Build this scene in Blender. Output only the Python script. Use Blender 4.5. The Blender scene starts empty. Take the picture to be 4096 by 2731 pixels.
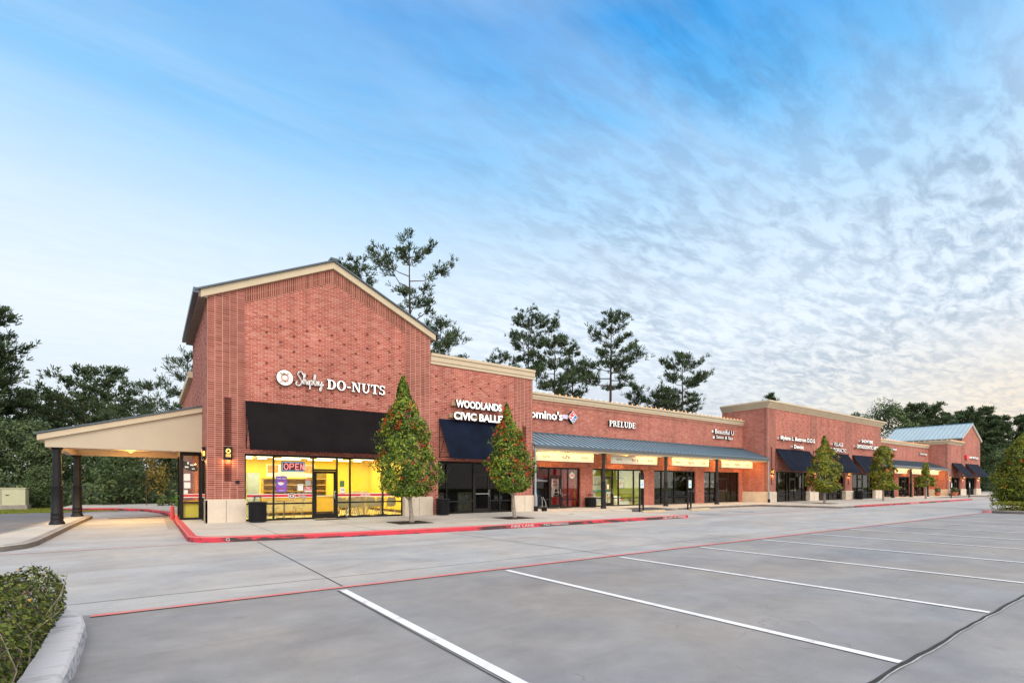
import bpy, math, random
from mathutils import Vector, Matrix
R=math.radians
sc=bpy.context.scene
COL=sc.collection
# ---------------------------------------------------------------- camera, sky, sun, exposure
cam=bpy.data.objects.new('camera',bpy.data.cameras.new('camera')); COL.objects.link(cam)
cam.location=(0,0,1.5); cam.rotation_euler=(R(90),0,R(-35.63))
cam.data.lens=17.745; cam.data.sensor_width=36; cam.data.shift_y=.14075
cam.data.clip_start=.1; cam.data.clip_end=2000
sc.camera=cam
SUN_EL,SUN_AZ=R(38),R(205)      # azimuth clockwise from +Y
sc.view_settings.view_transform='Standard'; sc.view_settings.look='None'
sc.view_settings.exposure=.30; sc.view_settings.gamma=1; sc.view_settings.use_curve_mapping=False
W=bpy.data.worlds.new('World'); sc.world=W; W.use_nodes=True
nt=W.node_tree; nt.nodes.clear()
def N(t,**k):
    n=nt.nodes.new(t)
    for a,b in k.items(): setattr(n,a,b)
    return n
def L(a,b): nt.links.new(a,b)
def MA(op,a,b=None,c=None,clamp=False):
    n=N('ShaderNodeMath',operation=op); n.use_clamp=clamp
    for i,v in enumerate((a,b,c)):
        if v is None: continue
        if isinstance(v,(int,float)): n.inputs[i].default_value=v
        else: L(v,n.inputs[i])
    return n.outputs[0]
def VM(op,a,b=None):
    n=N('ShaderNodeVectorMath',operation=op)
    for i,v in enumerate((a,b)):
        if v is None: continue
        if isinstance(v,(tuple,list)): n.inputs[i].default_value=v
        else: L(v,n.inputs[i])
    return n
def MIX(f,a,b,bt='MIX'):
    n=N('ShaderNodeMix',data_type='RGBA',blend_type=bt)
    for s,v in ((0,f),(6,a),(7,b)):
        if isinstance(v,(int,float)): n.inputs[s].default_value=v
        elif isinstance(v,(tuple,list)): n.inputs[s].default_value=tuple(v)+(1,)
        else: L(v,n.inputs[s])
    return n.outputs[2]
def RAMP(f,stops,interp='LINEAR'):
    n=N('ShaderNodeValToRGB'); cr=n.color_ramp; cr.interpolation=interp
    while len(cr.elements)<len(stops): cr.elements.new(.5)
    for e,(p,c) in zip(cr.elements,stops):
        e.position=p; e.color=(tuple(c)+(1,)) if len(c)==3 else c
    if isinstance(f,(int,float)): n.inputs[0].default_value=f
    else: L(f,n.inputs[0])
    return n.outputs[0]
def NOISE(v,scale,detail=4,rough=.5,dist=0.):
    n=N('ShaderNodeTexNoise'); n.inputs['Scale'].default_value=scale; n.inputs['Detail'].default_value=detail
    n.inputs['Roughness'].default_value=rough; n.inputs['Distortion'].default_value=dist
    if v is not None: L(v,n.inputs['Vector'])
    return n.outputs[0]
def MAP(v,loc=(0,0,0),rot=(0,0,0),scale=(1,1,1)):
    n=N('ShaderNodeMapping'); L(v,n.inputs[0]); n.inputs[1].default_value=loc; n.inputs[2].default_value=rot; n.inputs[3].default_value=scale
    return n.outputs[0]
tc=N('ShaderNodeTexCoord'); dirv=VM('NORMALIZE',tc.outputs['Generated']).outputs[0]
sx=N('ShaderNodeSeparateXYZ'); L(dirv,sx.inputs[0])
el=MA('MAXIMUM',sx.outputs[2],0.0)
side=VM('DOT_PRODUCT',dirv,(.813,-.5826,0)).outputs['Value']     # towards the warm horizon
sky=N('ShaderNodeTexSky',sky_type='NISHITA'); sky.sun_disc=False; sky.sun_elevation=SUN_EL; sky.sun_rotation=SUN_AZ
sky.air_density=1.4; sky.dust_density=.4; sky.ozone_density=3
bg1=N('ShaderNodeBackground'); L(sky.outputs[0],bg1.inputs[0]); bg1.inputs[1].default_value=.09
# cloud sheet: the view direction met with a flat layer overhead
inv=MA('DIVIDE',1.0,MA('ADD',el,.10))
pl=N('ShaderNodeCombineXYZ'); L(MA('MULTIPLY',sx.outputs[0],inv),pl.inputs[0]); L(MA('MULTIPLY',sx.outputs[1],inv),pl.inputs[1])
P0=pl.outputs[0]
big=NOISE(MAP(P0,(3.1,1.7,0),(0,0,R(25)),(.55,1.0,1)),1.0,5,.55,.3)
rip=NOISE(MAP(P0,(0,0,0),(0,0,R(-38)),(3.4,9.0,1)),1.7,5,.6,.5)
rip2=NOISE(MAP(P0,(5,0,0),(0,0,R(20)),(6.5,12.0,1)),1.5,5,.62,.6)
wisp=NOISE(MAP(P0,(2,6,0),(0,0,R(-28)),(.5,2.2,1)),1.0,6,.6,.8)
tex=MA('ADD',MA('MULTIPLY',rip,.64),MA('MULTIPLY',rip2,.36))
texm=RAMP(tex,[(.42,(0,0,0)),(.57,(1,1,1))])
bigm=RAMP(big,[(.32,(0,0,0)),(.68,(1,1,1))])
# how rippled: strong to the right, calm to the left
rgt=RAMP(MA('ADD',MA('MULTIPLY',side,.5),.5),[(.35,(0,0,0)),(.62,(1,1,1))])
base=RAMP(el,[(0,(.78,.77,.77)),(.12,(.74,.80,.85)),(.28,(.82,.90,.98)),(.39,(.66,.82,.97)),(.49,(.40,.68,.96)),(.58,(.15,.50,.91)),(.67,(.04,.35,.83)),(.76,(.30,.42,.62)),(.86,(.95,.92,.88)),(1,(1.0,.95,.90))])
warm=MA('MULTIPLY',RAMP(MA('ADD',MA('MULTIPLY',side,.5),.5),[(.62,(0,0,0)),(.85,(1,1,1))]),RAMP(el,[(.05,(1,1,1)),(.27,(0,0,0))]))
base=MIX(warm,base,(1.0,.80,.56))
dark=MIX(rgt,(.54,.66,.77),(.27,.38,.51))
dark=MIX(MA('MULTIPLY',warm,.7),dark,(.62,.56,.56))
dark=MIX(RAMP(el,[(.42,(0,0,0)),(.64,(1,1,1))]),dark,(.05,.22,.52))
amt=MA('MULTIPLY',MA('ADD',.12,MA('MULTIPLY',rgt,.50)),MA('SUBTRACT',1.0,texm))
amt=MA('MULTIPLY',amt,MA('ADD',.35,MA('MULTIPLY',MA('SUBTRACT',1.0,bigm),.85)),clamp=True)
cl=MIX(amt,base,dark)
wm=MA('MULTIPLY',RAMP(wisp,[(.42,(0,0,0)),(.72,(1,1,1))]),RAMP(el,[(.3,(.15,.15,.15)),(.55,(.35,.35,.35)),(.9,(.15,.15,.15))]))
cl=MIX(wm,cl,(.72,.82,.95))
mauve=MA('MULTIPLY',RAMP(NOISE(MAP(P0,(9,2,0),(0,0,R(-30)),(.35,1.3,1)),1.0,3),[(.56,(0,0,0)),(.7,(1,1,1))]),MA('MULTIPLY',rgt,.45))
cl=MIX(mauve,cl,(.52,.50,.60))
below=RAMP(sx.outputs[2],[(.0,(0,0,0)),(.01,(1,1,1))])
bg2=N('ShaderNodeBackground'); L(cl,bg2.inputs[0]); 
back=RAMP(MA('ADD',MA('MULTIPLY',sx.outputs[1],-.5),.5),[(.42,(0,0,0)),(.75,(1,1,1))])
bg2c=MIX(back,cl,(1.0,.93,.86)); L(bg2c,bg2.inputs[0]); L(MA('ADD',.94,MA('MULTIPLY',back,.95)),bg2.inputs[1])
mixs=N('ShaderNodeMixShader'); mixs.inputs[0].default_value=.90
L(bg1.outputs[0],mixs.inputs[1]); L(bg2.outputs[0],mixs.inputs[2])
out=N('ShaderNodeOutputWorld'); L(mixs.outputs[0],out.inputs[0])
sun=bpy.data.objects.new('sun',bpy.data.lights.new('sun','SUN')); COL.objects.link(sun)
sun.data.energy=1.0; sun.data.angle=R(30); sun.data.color=(1,.93,.86)
dv=Vector((math.sin(SUN_AZ)*math.cos(SUN_EL),math.cos(SUN_AZ)*math.cos(SUN_EL),math.sin(SUN_EL)))
sun.rotation_euler=dv.to_track_quat('Z','Y').to_euler()

# ---------------------------------------------------------------- object helpers
ORG={}
def tag(o,label=None,cat=None,group=None,kind=None):
    if label: o['label']=label
    if cat: o['category']=cat
    if group: o['group']=group
    if kind: o['kind']=kind
    return o
def thing(name,label,cat,loc=(0,0,0),group=None,rz=0):
    o=bpy.data.objects.new(name,None); COL.objects.link(o); o.location=loc; o.rotation_euler=(0,0,rz)
    o.empty_display_size=.2
    ORG[o.name]=Vector(loc)
    return tag(o,label,cat,group)
def copy_tree(o,parent=None,loc=None,rz=None):
    c=o.copy(); COL.objects.link(c); c.parent=parent
    if loc is not None: c.location=loc; ORG[c.name]=Vector(loc)
    if rz is not None: c.rotation_euler=(0,0,rz)
    for ch in list(o.children): copy_tree(ch,c)
    return c
class MB:
    def __init__(s): s.v=[]; s.f=[]; s.m=[]; s.uv=[]
    def face(s,pts,m=0,uv=None):
        b=len(s.v); s.v+= [tuple(p) for p in pts]; s.f.append(tuple(range(b,b+len(pts)))); s.m.append(m); s.uv.append(uv)
    def box(s,x0,x1,y0,y1,z0,z1,m=0):
        if x0>x1:x0,x1=x1,x0
        if y0>y1:y0,y1=y1,y0
        if z0>z1:z0,z1=z1,z0
        a=[(x0,y0,z0),(x1,y0,z0),(x1,y1,z0),(x0,y1,z0),(x0,y0,z1),(x1,y0,z1),(x1,y1,z1),(x0,y1,z1)]
        for q in ((0,3,2,1),(4,5,6,7),(0,1,5,4),(1,2,6,5),(2,3,7,6),(3,0,4,7)): s.face([a[i] for i in q],m)
        return s
    def prism(s,pts,ax,a0,a1,m=0):
        """pts: 2D outline; ax 'y': (x,z) swept in y; 'x': (y,z) swept in x; 'z': (x,y) swept in z"""
        def P(p,t): return {'y':(p[0],t,p[1]),'x':(t,p[0],p[1]),'z':(p[0],p[1],t)}[ax]
        ar=sum(pts[i][0]*pts[(i+1)%len(pts)][1]-pts[(i+1)%len(pts)][0]*pts[i][1] for i in range(len(pts)))
        if ar<0: pts=pts[::-1]
        if a0>a1:a0,a1=a1,a0
        fl = ax=='y'
        A=[P(p,a0) for p in pts]; B=[P(p,a1) for p in pts]
        f0=A if fl else A[::-1]; f1=B[::-1] if fl else B
        s.face(f0,m); s.face(f1,m)
        n=len(pts)
        for i in range(n):
            j=(i+1)%n
            q=[A[i],A[j],B[j],B[i]]
            s.face(q[::-1] if fl else q,m)
        return s
    def cone(s,p0,p1,r0,r1,n=10,m=0,cap=True):
        p0=Vector(p0);p1=Vector(p1); d=(p1-p0)
        if d.length<1e-6: return s
        d.normalize(); u=d.orthogonal().normalized(); w=d.cross(u)
        A=[];B=[]
        for i in range(n):
            t=2*math.pi*i/n; e=u*math.cos(t)+w*math.sin(t)
            A.append(p0+e*r0); B.append(p1+e*r1)
        for i in range(n):
            j=(i+1)%n; s.face([A[i],A[j],B[j],B[i]],m)
        if cap:
            s.face(A[::-1],m); s.face(B,m)
        return s
    def tube(s,path,r,n=6,m=0):
        for i in range(len(path)-1):
            r0=r[i] if isinstance(r,(list,tuple)) else r; r1=r[i+1] if isinstance(r,(list,tuple)) else r
            s.cone(path[i],path[i+1],r0,r1,n,m,cap=(i in(0,len(path)-2)))
        return s
    def lathe(s,c,prof,n=20,m=0,sq=1.0):
        rings=[[(c[0]+r*math.cos(2*math.pi*i/n),c[1]+r*sq*math.sin(2*math.pi*i/n),c[2]+z) for i in range(n)] for r,z in prof]
        for a,b in zip(rings,rings[1:]):
            for i in range(n):
                j=(i+1)%n; s.face([a[i],a[j],b[j],b[i]],m)
        s.face(rings[0][::-1],m); s.face(rings[-1],m)
        return s
    def build(s,name,mats,parent=None,smooth=False,label=None,org=None,kind=None,weld=False):
        o_=ORG.get(parent.name,Vector((0,0,0))) if parent else (Vector(org) if org else Vector((0,0,0)))
        me=bpy.data.meshes.new(name)
        me.from_pydata([(x-o_.x,y-o_.y,z-o_.z) for x,y,z in s.v],[],s.f)
        uvl=me.uv_layers.new(name='UVMap').data
        k=0
        for fi,f in enumerate(s.f):
            if s.uv[fi]:
                for q in s.uv[fi]: uvl[k].uv=q; k+=1
                continue
            a=s.v[f[0]]; b=s.v[f[1]]; c=s.v[f[2]]
            e1=(b[0]-a[0],b[1]-a[1],b[2]-a[2]); e2=(c[0]-a[0],c[1]-a[1],c[2]-a[2])
            nx=abs(e1[1]*e2[2]-e1[2]*e2[1]); ny=abs(e1[2]*e2[0]-e1[0]*e2[2]); nz=abs(e1[0]*e2[1]-e1[1]*e2[0])
            for i in f:
                x,y,z=s.v[i]
                uvl[k].uv=(y,z) if (nx>=ny and nx>=nz) else ((x,z) if ny>=nz else (x,y)); k+=1
        if not isinstance(mats,(list,tuple)): mats=[mats]
        for mt in mats: me.materials.append(mt)
        me.polygons.foreach_set('material_index',s.m)
        if smooth: me.polygons.foreach_set('use_smooth',[True]*len(s.f))
        if weld or smooth:
            import bmesh
            bm=bmesh.new(); bm.from_mesh(me); bmesh.ops.remove_doubles(bm,verts=bm.verts,dist=.0004); bm.to_mesh(me); bm.free()
            if smooth: me.set_sharp_from_angle(angle=R(40))
        me.update()
        o=bpy.data.objects.new(name,me); COL.objects.link(o)
        if parent: o.parent=parent
        elif org: o.location=org
        ORG[o.name]=o_
        if label: o['label']=label
        if kind: o['kind']=kind
        return o
def struct(name,mb,m): 
    o=mb.build(name,m); o['kind']='structure'; return o
def gridwall(mb,us,zs,holes,a0,a1,ax='y',mat=lambda u:0,clip=None):
    """wall in the (u,z) plane, thick a0..a1 in the other axis, with rectangular holes"""
    us=sorted(set([u for u in us]+[h[0] for h in holes]+[h[1] for h in holes]))
    zs=sorted(set(list(zs)+[h[2] for h in holes]+[h[3] for h in holes]))
    def P(u,a,z): return (u,a,z) if ax=='y' else (a,u,z)
    nu,nz=len(us)-1,len(zs)-1
    def solid(i,j):
        if i<0 or j<0 or i>=nu or j>=nz: return False
        u=(us[i]+us[i+1])/2; z=(zs[j]+zs[j+1])/2
        return not any(h[0]<u<h[1] and h[2]<z<h[3] for h in holes)
    for i in range(nu):
        for j in range(nz):
            if not solid(i,j): continue
            u0,u1,z0,z1=us[i],us[i+1],zs[j],zs[j+1]; m=mat((u0+u1)/2)
            mb.face([P(u0,a0,z0),P(u1,a0,z0),P(u1,a0,z1),P(u0,a0,z1)],m)
            mb.face([P(u0,a1,z1),P(u1,a1,z1),P(u1,a1,z0),P(u0,a1,z0)],m)
            if not solid(i-1,j): mb.face([P(u0,a1,z0),P(u0,a0,z0),P(u0,a0,z1),P(u0,a1,z1)],m)
            if not solid(i+1,j): mb.face([P(u1,a0,z0),P(u1,a1,z0),P(u1,a1,z1),P(u1,a0,z1)],m)
            if not solid(i,j-1): mb.face([P(u0,a1,z0),P(u1,a1,z0),P(u1,a0,z0),P(u0,a0,z0)],m)
            if not solid(i,j+1): mb.face([P(u0,a0,z1),P(u1,a0,z1),P(u1,a1,z1),P(u0,a1,z1)],m)
    return mb

# ---------------------------------------------------------------- materials
def newmat(name):
    global nt
    m=bpy.data.materials.new(name); m.use_nodes=True; nt=m.node_tree
    b=nt.nodes['Principled BSDF']; return m,b
def srgb(r,g,b):
    f=lambda c:(c/255/12.92) if c<=10 else ((c/255+.055)/1.055)**2.4
    return (f(r),f(g),f(b))
def M(name,c,rough=.6,metal=0.,var=.12,scale=3.,emit=None,es=0.,spec=.5,bump=0.,coord='Object',c2=None,detail=4):
    m,b=newmat(name)
    t=N('ShaderNodeTexCoord')
    nz=NOISE(t.outputs[coord],scale,detail,.6)
    lo=tuple(x*(1-var) for x in c); hi=tuple(min(1,x*(1+var)) for x in c)
    if c2: lo,hi=c,c2
    L(RAMP(nz,[(.3,lo),(.7,hi)]),b.inputs['Base Color'])
    b.inputs['Roughness'].default_value=rough; b.inputs['Metallic'].default_value=metal
    b.inputs['Specular IOR Level'].default_value=spec
    if emit: b.inputs['Emission Color'].default_value=tuple(emit)+(1,); b.inputs['Emission Strength'].default_value=es
    if bump:
        bp=N('ShaderNodeBump'); bp.inputs['Strength'].default_value=bump; bp.inputs['Distance'].default_value=.02
        L(NOISE(t.outputs[coord],scale*12,4),bp.inputs['Height']); L(bp.outputs[0],b.inputs['Normal'])
    return m
def brick(name,cols,mortar,bw=.24,bh=.078,off=.5,ms=.006,big=(.66,.88)):
    m,b=newmat(name)
    t=N('ShaderNodeTexCoord')
    br=N('ShaderNodeTexBrick'); L(t.outputs['UV'],br.inputs['Vector'])
    br.offset=off; br.offset_frequency=2; br.squash=1
    for k,v in dict(Scale=1,**{'Mortar Size':ms,'Mortar Smooth':.15,'Bias':0,'Brick Width':bw,'Row Height':bh}).items(): br.inputs[k].default_value=v
    br.inputs['Color1'].default_value=(0,0,0,1); br.inputs['Color2'].default_value=(1,1,1,1); br.inputs['Mortar'].default_value=(.5,.5,.5,1)
    n=len(cols)
    cc=RAMP(br.outputs[0],[((i+.5)/n,c) for i,c in enumerate(cols)])
    bigv=NOISE(t.outputs['Object'],.35,3,.5); fine=NOISE(t.outputs['Object'],40,3,.6)
    cc=MIX(1.0,cc,RAMP(bigv,[(.3,(big[0],)*3),(.7,(big[1],)*3)]),'MULTIPLY')
    cc=MIX(1.0,cc,RAMP(fine,[(.3,(.88,)*3),(.7,(1.12,)*3)]),'MULTIPLY')
    st=NOISE(MAP(t.outputs['Object'],scale=(1.6,1.6,.16)),1.4,5,.6,.2); bl=NOISE(MAP(t.outputs['Object'],(7,3,1)),.9,4,.6)
    cc=MIX(br.outputs[1],cc,mortar)
    cc=MIX(1.0,cc,RAMP(st,[(.30,(.80,.79,.80)),(.5,(1,1,1)),(.72,(1.10,1.11,1.13))]),'MULTIPLY'); cc=MIX(1.0,cc,RAMP(bl,[(.3,(.90,.88,.87)),(.7,(1.08,1.07,1.06))]),'MULTIPLY')
    L(cc,b.inputs['Base Color'])
    b.inputs['Roughness'].default_value=.85; b.inputs['Specular IOR Level'].default_value=.25
    return m
BR=[(.38,.085,.062),(.48,.125,.095),(.42,.10,.072),(.51,.165,.13),(.46,.12,.10),(.34,.07,.055),(.54,.22,.17),(.48,.14,.115)]
m_brick=brick('running bond red brick',BR,(.56,.36,.27),ms=.0065)
m_stack=brick('stack bond red brick',[(.27,.065,.05),(.37,.11,.085),(.30,.08,.06),(.41,.14,.115),(.33,.09,.075)],(.54,.33,.25),off=0,ms=.008)
m_sold=brick('soldier course brick',[(.23,.05,.038),(.34,.095,.07),(.28,.07,.05),(.38,.12,.09)],(.50,.33,.24),bw=.085,bh=.24,off=0,ms=.008)
m_head=M('dark header brick face',(.15,.035,.03),.85,var=.3,scale=4)
m_accent=brick('dark header brick',[(.10,.02,.018),(.13,.03,.022)],(.16,.06,.045),off=0)
m_cream=M('cream stucco',(.53,.44,.31),.85,var=.06,scale=1.5,bump=.15)
m_stone=M('cream cast stone base',(.60,.52,.42),.85,var=.09,scale=2.2,bump=.2)
m_canst=M('tan stucco canopy face',(.47,.40,.30),.85,var=.04,scale=1.2,bump=.1)
m_roof=M('blue grey standing seam metal',(.21,.34,.44),.4,.2,var=.10,scale=.8)
m_roof2=M('pale blue grey metal roof',(.42,.52,.56),.45,.15,var=.06,scale=.5)
m_trim=M('dark slate metal trim',(.075,.10,.125),.4,.4)
m_black=M('black painted metal',(.009,.009,.011),.5,.0,var=.3,spec=.25)
m_alu=M('dark bronze aluminium frame',(.012,.010,.009),.5,.0,var=.2,spec=.25)
m_galv=M('pale grey painted metal pipe',(.30,.33,.36),.5,.3)
m_awn=M('charcoal awning canvas',(.009,.007,.008),.9,var=.3,scale=.9,bump=.1,spec=.12)
m_awn2=M('navy awning canvas',(.004,.008,.021),.85,var=.4,scale=.9,bump=.1,spec=.12)
m_white=M('white sign face',(.86,.86,.84),.4,var=.03)
m_glowwhite=M('glowing white sign face',(.88,.88,.86),.4,var=.02,emit=(1,.98,.94),es=.25)  # faint glow put into the letter faces to lift their contrast
m_side=M('dark letter return',(.03,.025,.022),.5)
m_pink=M('pink sign edge',(.75,.45,.42),.5)
m_red=M('red sign vinyl',(.62,.02,.03),.45)
m_blue=M('blue sign vinyl',(.02,.16,.42),.45)
m_brown=M('brown sign print',(.20,.06,.03),.5)
m_yel=M('yellow painted interior wall',(.90,.68,.10),.7,var=.03,scale=1)
m_ceil=M('white ceiling tile',(.62,.47,.16),.8,var=.04)
m_tile=M('pale vinyl floor',(.80,.68,.36),.3,var=.06,scale=6)
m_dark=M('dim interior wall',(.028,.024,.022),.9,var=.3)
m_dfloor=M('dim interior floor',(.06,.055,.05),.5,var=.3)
m_tan=M('putty partition',(.48,.45,.33),.8)
m_redw=M('red interior wall',(.45,.015,.015),.7)
m_grnw=M('olive green interior wall',(.33,.35,.05),.8)
m_wood=M('light wood',(.50,.28,.10),.5,var=.25,scale=8)
m_dwood=M('dark wood',(.08,.04,.025),.5,var=.3,scale=6)
m_steel=M('chromed steel',(.55,.55,.55),.25,.9)
m_shell=M('cream moulded plastic',(.70,.58,.36),.4)
m_paper=M('white paper',(.85,.84,.80),.8,var=.03)
m_ink=M('dark print',(.05,.05,.07),.8)
m_tube=M('fluorescent tube',(1,1,1),.5,emit=(1,.97,.72),es=2.0)
m_tubew=M('warm tube lamp',(1,.9,.7),.5,emit=(1,.80,.42),es=1.6)
m_bulb=M('warm glass bulb',(.8,.35,.1),.4,emit=(1,.33,.06),es=2.6)
m_neonr=M('red neon',(.3,.05,.05),.4,emit=(1,.22,.22),es=2.0)
m_neonb=M('blue neon',(.1,.2,.3),.4,emit=(.30,.60,1),es=1.1)
m_sconce=M('sconce glow',(.6,.35,.1),.4,emit=(1,.48,.10),es=1.7)
m_board=M('cream hanging board',(.62,.58,.46),.6,var=.03,scale=1)
m_bf=M('brown board frame',(.16,.10,.06),.6)
m_joint=M('dark joint filler',(.030,.028,.027),.9,var=.3)
m_wlet=M('white kerb lettering',(.6,.58,.56),.8,var=.3,scale=30)
m_bline=M('blue road paint',(.16,.36,.52),.8,var=.2,scale=4)
m_tileb=M('cream wheel stop concrete',(.46,.36,.22),.9,var=.12)
m_terra=M('terracotta',(.42,.14,.07),.8)
m_mulch=M('brown soil and mulch',(.06,.04,.028),.95,var=.5,scale=14)
def glass(name,tint=(.92,.95,.93),refl=.3):
    m,b=newmat(name); nt.nodes.remove(b)
    tr=N('ShaderNodeBsdfTransparent'); tr.inputs[0].default_value=tuple(tint)+(1,)
    gl=N('ShaderNodeBsdfGlossy'); gl.inputs['Roughness'].default_value=.02
    fr=N('ShaderNodeFresnel'); fr.inputs[0].default_value=1.5
    t=N('ShaderNodeTexCoord'); 
    mx=N('ShaderNodeMixShader'); L(MA('MULTIPLY',MA('MULTIPLY',fr.outputs[0],refl),MA('ADD',.85,MA('MULTIPLY',NOISE(t.outputs['Object'],2),.3))),mx.inputs[0]); L(tr.outputs[0],mx.inputs[1]); L(gl.outputs[0],mx.inputs[2])
    L(mx.outputs[0],nt.nodes['Material Output'].inputs[0]); return m
m_glass=glass('clear shop glass'); m_glassd=glass('tinted shop glass',(.62,.64,.62),.22)
def concrete(name,c,strk=.16,rough=.75,warm=None,sc_=(.12,.5)):
    m,b=newmat(name)
    t=N('ShaderNodeTexCoord').outputs['Object']
    a=NOISE(MAP(t,scale=(sc_[0],sc_[1],1)),1.6,6,.6,.4); d=NOISE(t,.22,5,.6,.2); e=NOISE(t,60,4,.7); g=NOISE(MAP(t,(4,9,0)),2.3,7,.68,.3)
    v=MA('ADD',MA('MULTIPLY',a,.38),MA('ADD',MA('MULTIPLY',d,.34),MA('MULTIPLY',g,.28)))
    col=RAMP(v,[(.36,tuple(x*(1-strk) for x in c)),(.50,c),(.64,tuple(x*(1+strk) for x in c))])
    col=MIX(1.0,col,RAMP(e,[(.3,(.93,)*3),(.7,(1.07,)*3)]),'MULTIPLY')
    spots=RAMP(NOISE(MAP(t,(2,2,0)),1.1,5,.7),[(.64,(0,0,0)),(.74,(1,1,1))])
    col=MIX(MA('MULTIPLY',spots,.28),col,tuple(x*.55 for x in c))
    vo=N('ShaderNodeTexVoronoi'); vo.inputs['Scale'].default_value=.9; L(t,vo.inputs['Vector'])
    drip=RAMP(MA('ADD',vo.outputs[0],MA('MULTIPLY',g,.10)),[(.07,(1,1,1)),(.13,(0,0,0))])
    col=MIX(MA('MULTIPLY',MA('MULTIPLY',drip,.35),RAMP(d,[(.45,(0,0,0)),(.6,(1,1,1))])),col,tuple(x*.35 for x in c))
    ty=NOISE(MAP(t,(1,3,0),(0,0,.02),(.05,3.0,1)),1.3,5,.6,.25)
    col=MIX(MA('MULTIPLY',RAMP(ty,[(.55,(0,0,0)),(.70,(1,1,1))]),.20),col,tuple(x*.6 for x in c))
    fleck=RAMP(NOISE(t,160,2,.5),[(.36,(.80,.80,.80)),(.5,(1,1,1)),(.66,(1.12,1.12,1.12))]); col=MIX(1.0,col,fleck,'MULTIPLY')
    crk=N('ShaderNodeTexVoronoi',feature='DISTANCE_TO_EDGE'); crk.inputs['Scale'].default_value=.16
    wv_=N('ShaderNodeVectorMath',operation='ADD'); L(t,wv_.inputs[0]); nn_=N('ShaderNodeTexNoise'); nn_.inputs['Scale'].default_value=.8; nn_.inputs['Detail'].default_value=6; L(t,nn_.inputs['Vector']); sc2=VM('SCALE',nn_.outputs[1]); sc2.inputs[3].default_value=2.4; L(sc2.outputs[0],wv_.inputs[1]); L(wv_.outputs[0],crk.inputs['Vector'])
    col=MIX(MA('MULTIPLY',RAMP(crk.outputs[0],[(.0012,(1,1,1)),(.0028,(0,0,0))]),MA('MULTIPLY',RAMP(g,[(.48,(0,0,0)),(.6,(1,1,1))]),.5)),col,tuple(x*.45 for x in c))
    tint=NOISE(MAP(t,(11,5,0)),.35,4,.6); col=MIX(1.0,col,RAMP(tint,[(.35,(1.05,1.0,.95)),(.65,(.95,1.0,1.06))]),'MULTIPLY')
    blo=NOISE(MAP(t,(3,8,0)),.75,7,.65,.6); col=MIX(1.0,col,RAMP(blo,[(.36,(.88,.88,.89)),(.5,(1,1,1)),(.66,(1.08,1.08,1.07))]),'MULTIPLY')
    L(col,b.inputs['Base Color']); L(RAMP(a,[(.3,(rough-.12,)*3),(.7,(rough+.1,)*3)]),b.inputs['Roughness'])
    bp=N('ShaderNodeBump'); bp.inputs['Strength'].default_value=.25; bp.inputs['Distance'].default_value=.004; L(e,bp.inputs['Height']); L(bp.outputs[0],b.inputs['Normal'])
    b.inputs['Specular IOR Level'].default_value=.35
    return m
m_lot=concrete('parking lot concrete',(.275,.27,.268),.22)
m_lot2=concrete('aisle concrete',(.385,.38,.372),.18,sc_=(.08,.6))
m_walk=concrete('sidewalk concrete',(.50,.47,.42),.12,sc_=(.4,.4))
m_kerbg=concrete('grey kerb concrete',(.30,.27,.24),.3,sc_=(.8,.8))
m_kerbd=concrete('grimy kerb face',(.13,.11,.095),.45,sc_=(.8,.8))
m_asph=concrete('dark side road asphalt',(.17,.17,.18),.2)
def worn(name,c,under,th=(.52,.60),sc_=3.):
    m,b=newmat(name); t=N('ShaderNodeTexCoord').outputs['Object']
    n1=NOISE(MAP(t,scale=(.35,1,2.2)),sc_,6,.7,.3)
    n2=NOISE(t,1.0,4)
    L(MIX(RAMP(n1,[(th[0],(0,0,0)),(th[1],(1,1,1))]),MIX(n2,c,tuple(min(1,x*1.25) for x in c)),under),b.inputs['Base Color']); b.inputs['Roughness'].default_value=.7
    return m
m_wline=worn('worn white road paint',(.66,.67,.69),(.42,.41,.41),(.54,.70),5.)
m_rline=worn('worn red road paint',(.64,.17,.17),(.48,.30,.29),(.46,.64),4.)
m_kerbr=worn('worn red kerb paint',(.42,.022,.04),(.035,.02,.022),(.485,.54))
m_kerbt=worn('red kerb top paint',(.50,.05,.06),(.22,.12,.11),(.56,.66))
def grassmat():
    m,b=newmat('lawn grass'); t=N('ShaderNodeTexCoord').outputs['Object']
    L(RAMP(NOISE(t,1.2,8,.7),[(.3,(.07,.10,.012)),(.5,(.14,.17,.02)),(.7,(.22,.22,.04))]),b.inputs['Base Color']); b.inputs['Roughness'].default_value=.9
    return m
m_grass=grassmat()
def leafmat(name,stops,rough=.55,tr=.25):
    m,b=newmat(name)
    g=N('ShaderNodeNewGeometry'); t=N('ShaderNodeTexCoord')
    f=MA('ADD',MA('MULTIPLY',g.outputs['Random Per Island'],.62),MA('MULTIPLY',NOISE(t.outputs['Object'],.9,3),.45))
    col=RAMP(f,stops); L(col,b.inputs['Base Color']); b.inputs['Roughness'].default_value=rough; b.inputs['Specular IOR Level'].default_value=.4
    tl=N('ShaderNodeBsdfTranslucent'); L(col,tl.inputs[0]); mx=N('ShaderNodeMixShader'); mx.inputs[0].default_value=tr
    L(b.outputs[0],mx.inputs[1]); L(tl.outputs[0],mx.inputs[2]); L(mx.outputs[0],nt.nodes['Material Output'].inputs[0])
    return m
m_holly=leafmat('holly leaves',[(.12,(.012,.036,.006)),(.38,(.038,.092,.010)),(.58,(.12,.20,.016)),(.76,(.28,.34,.03)),(.9,(.46,.44,.05)),(1,(.42,.26,.04))])
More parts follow.
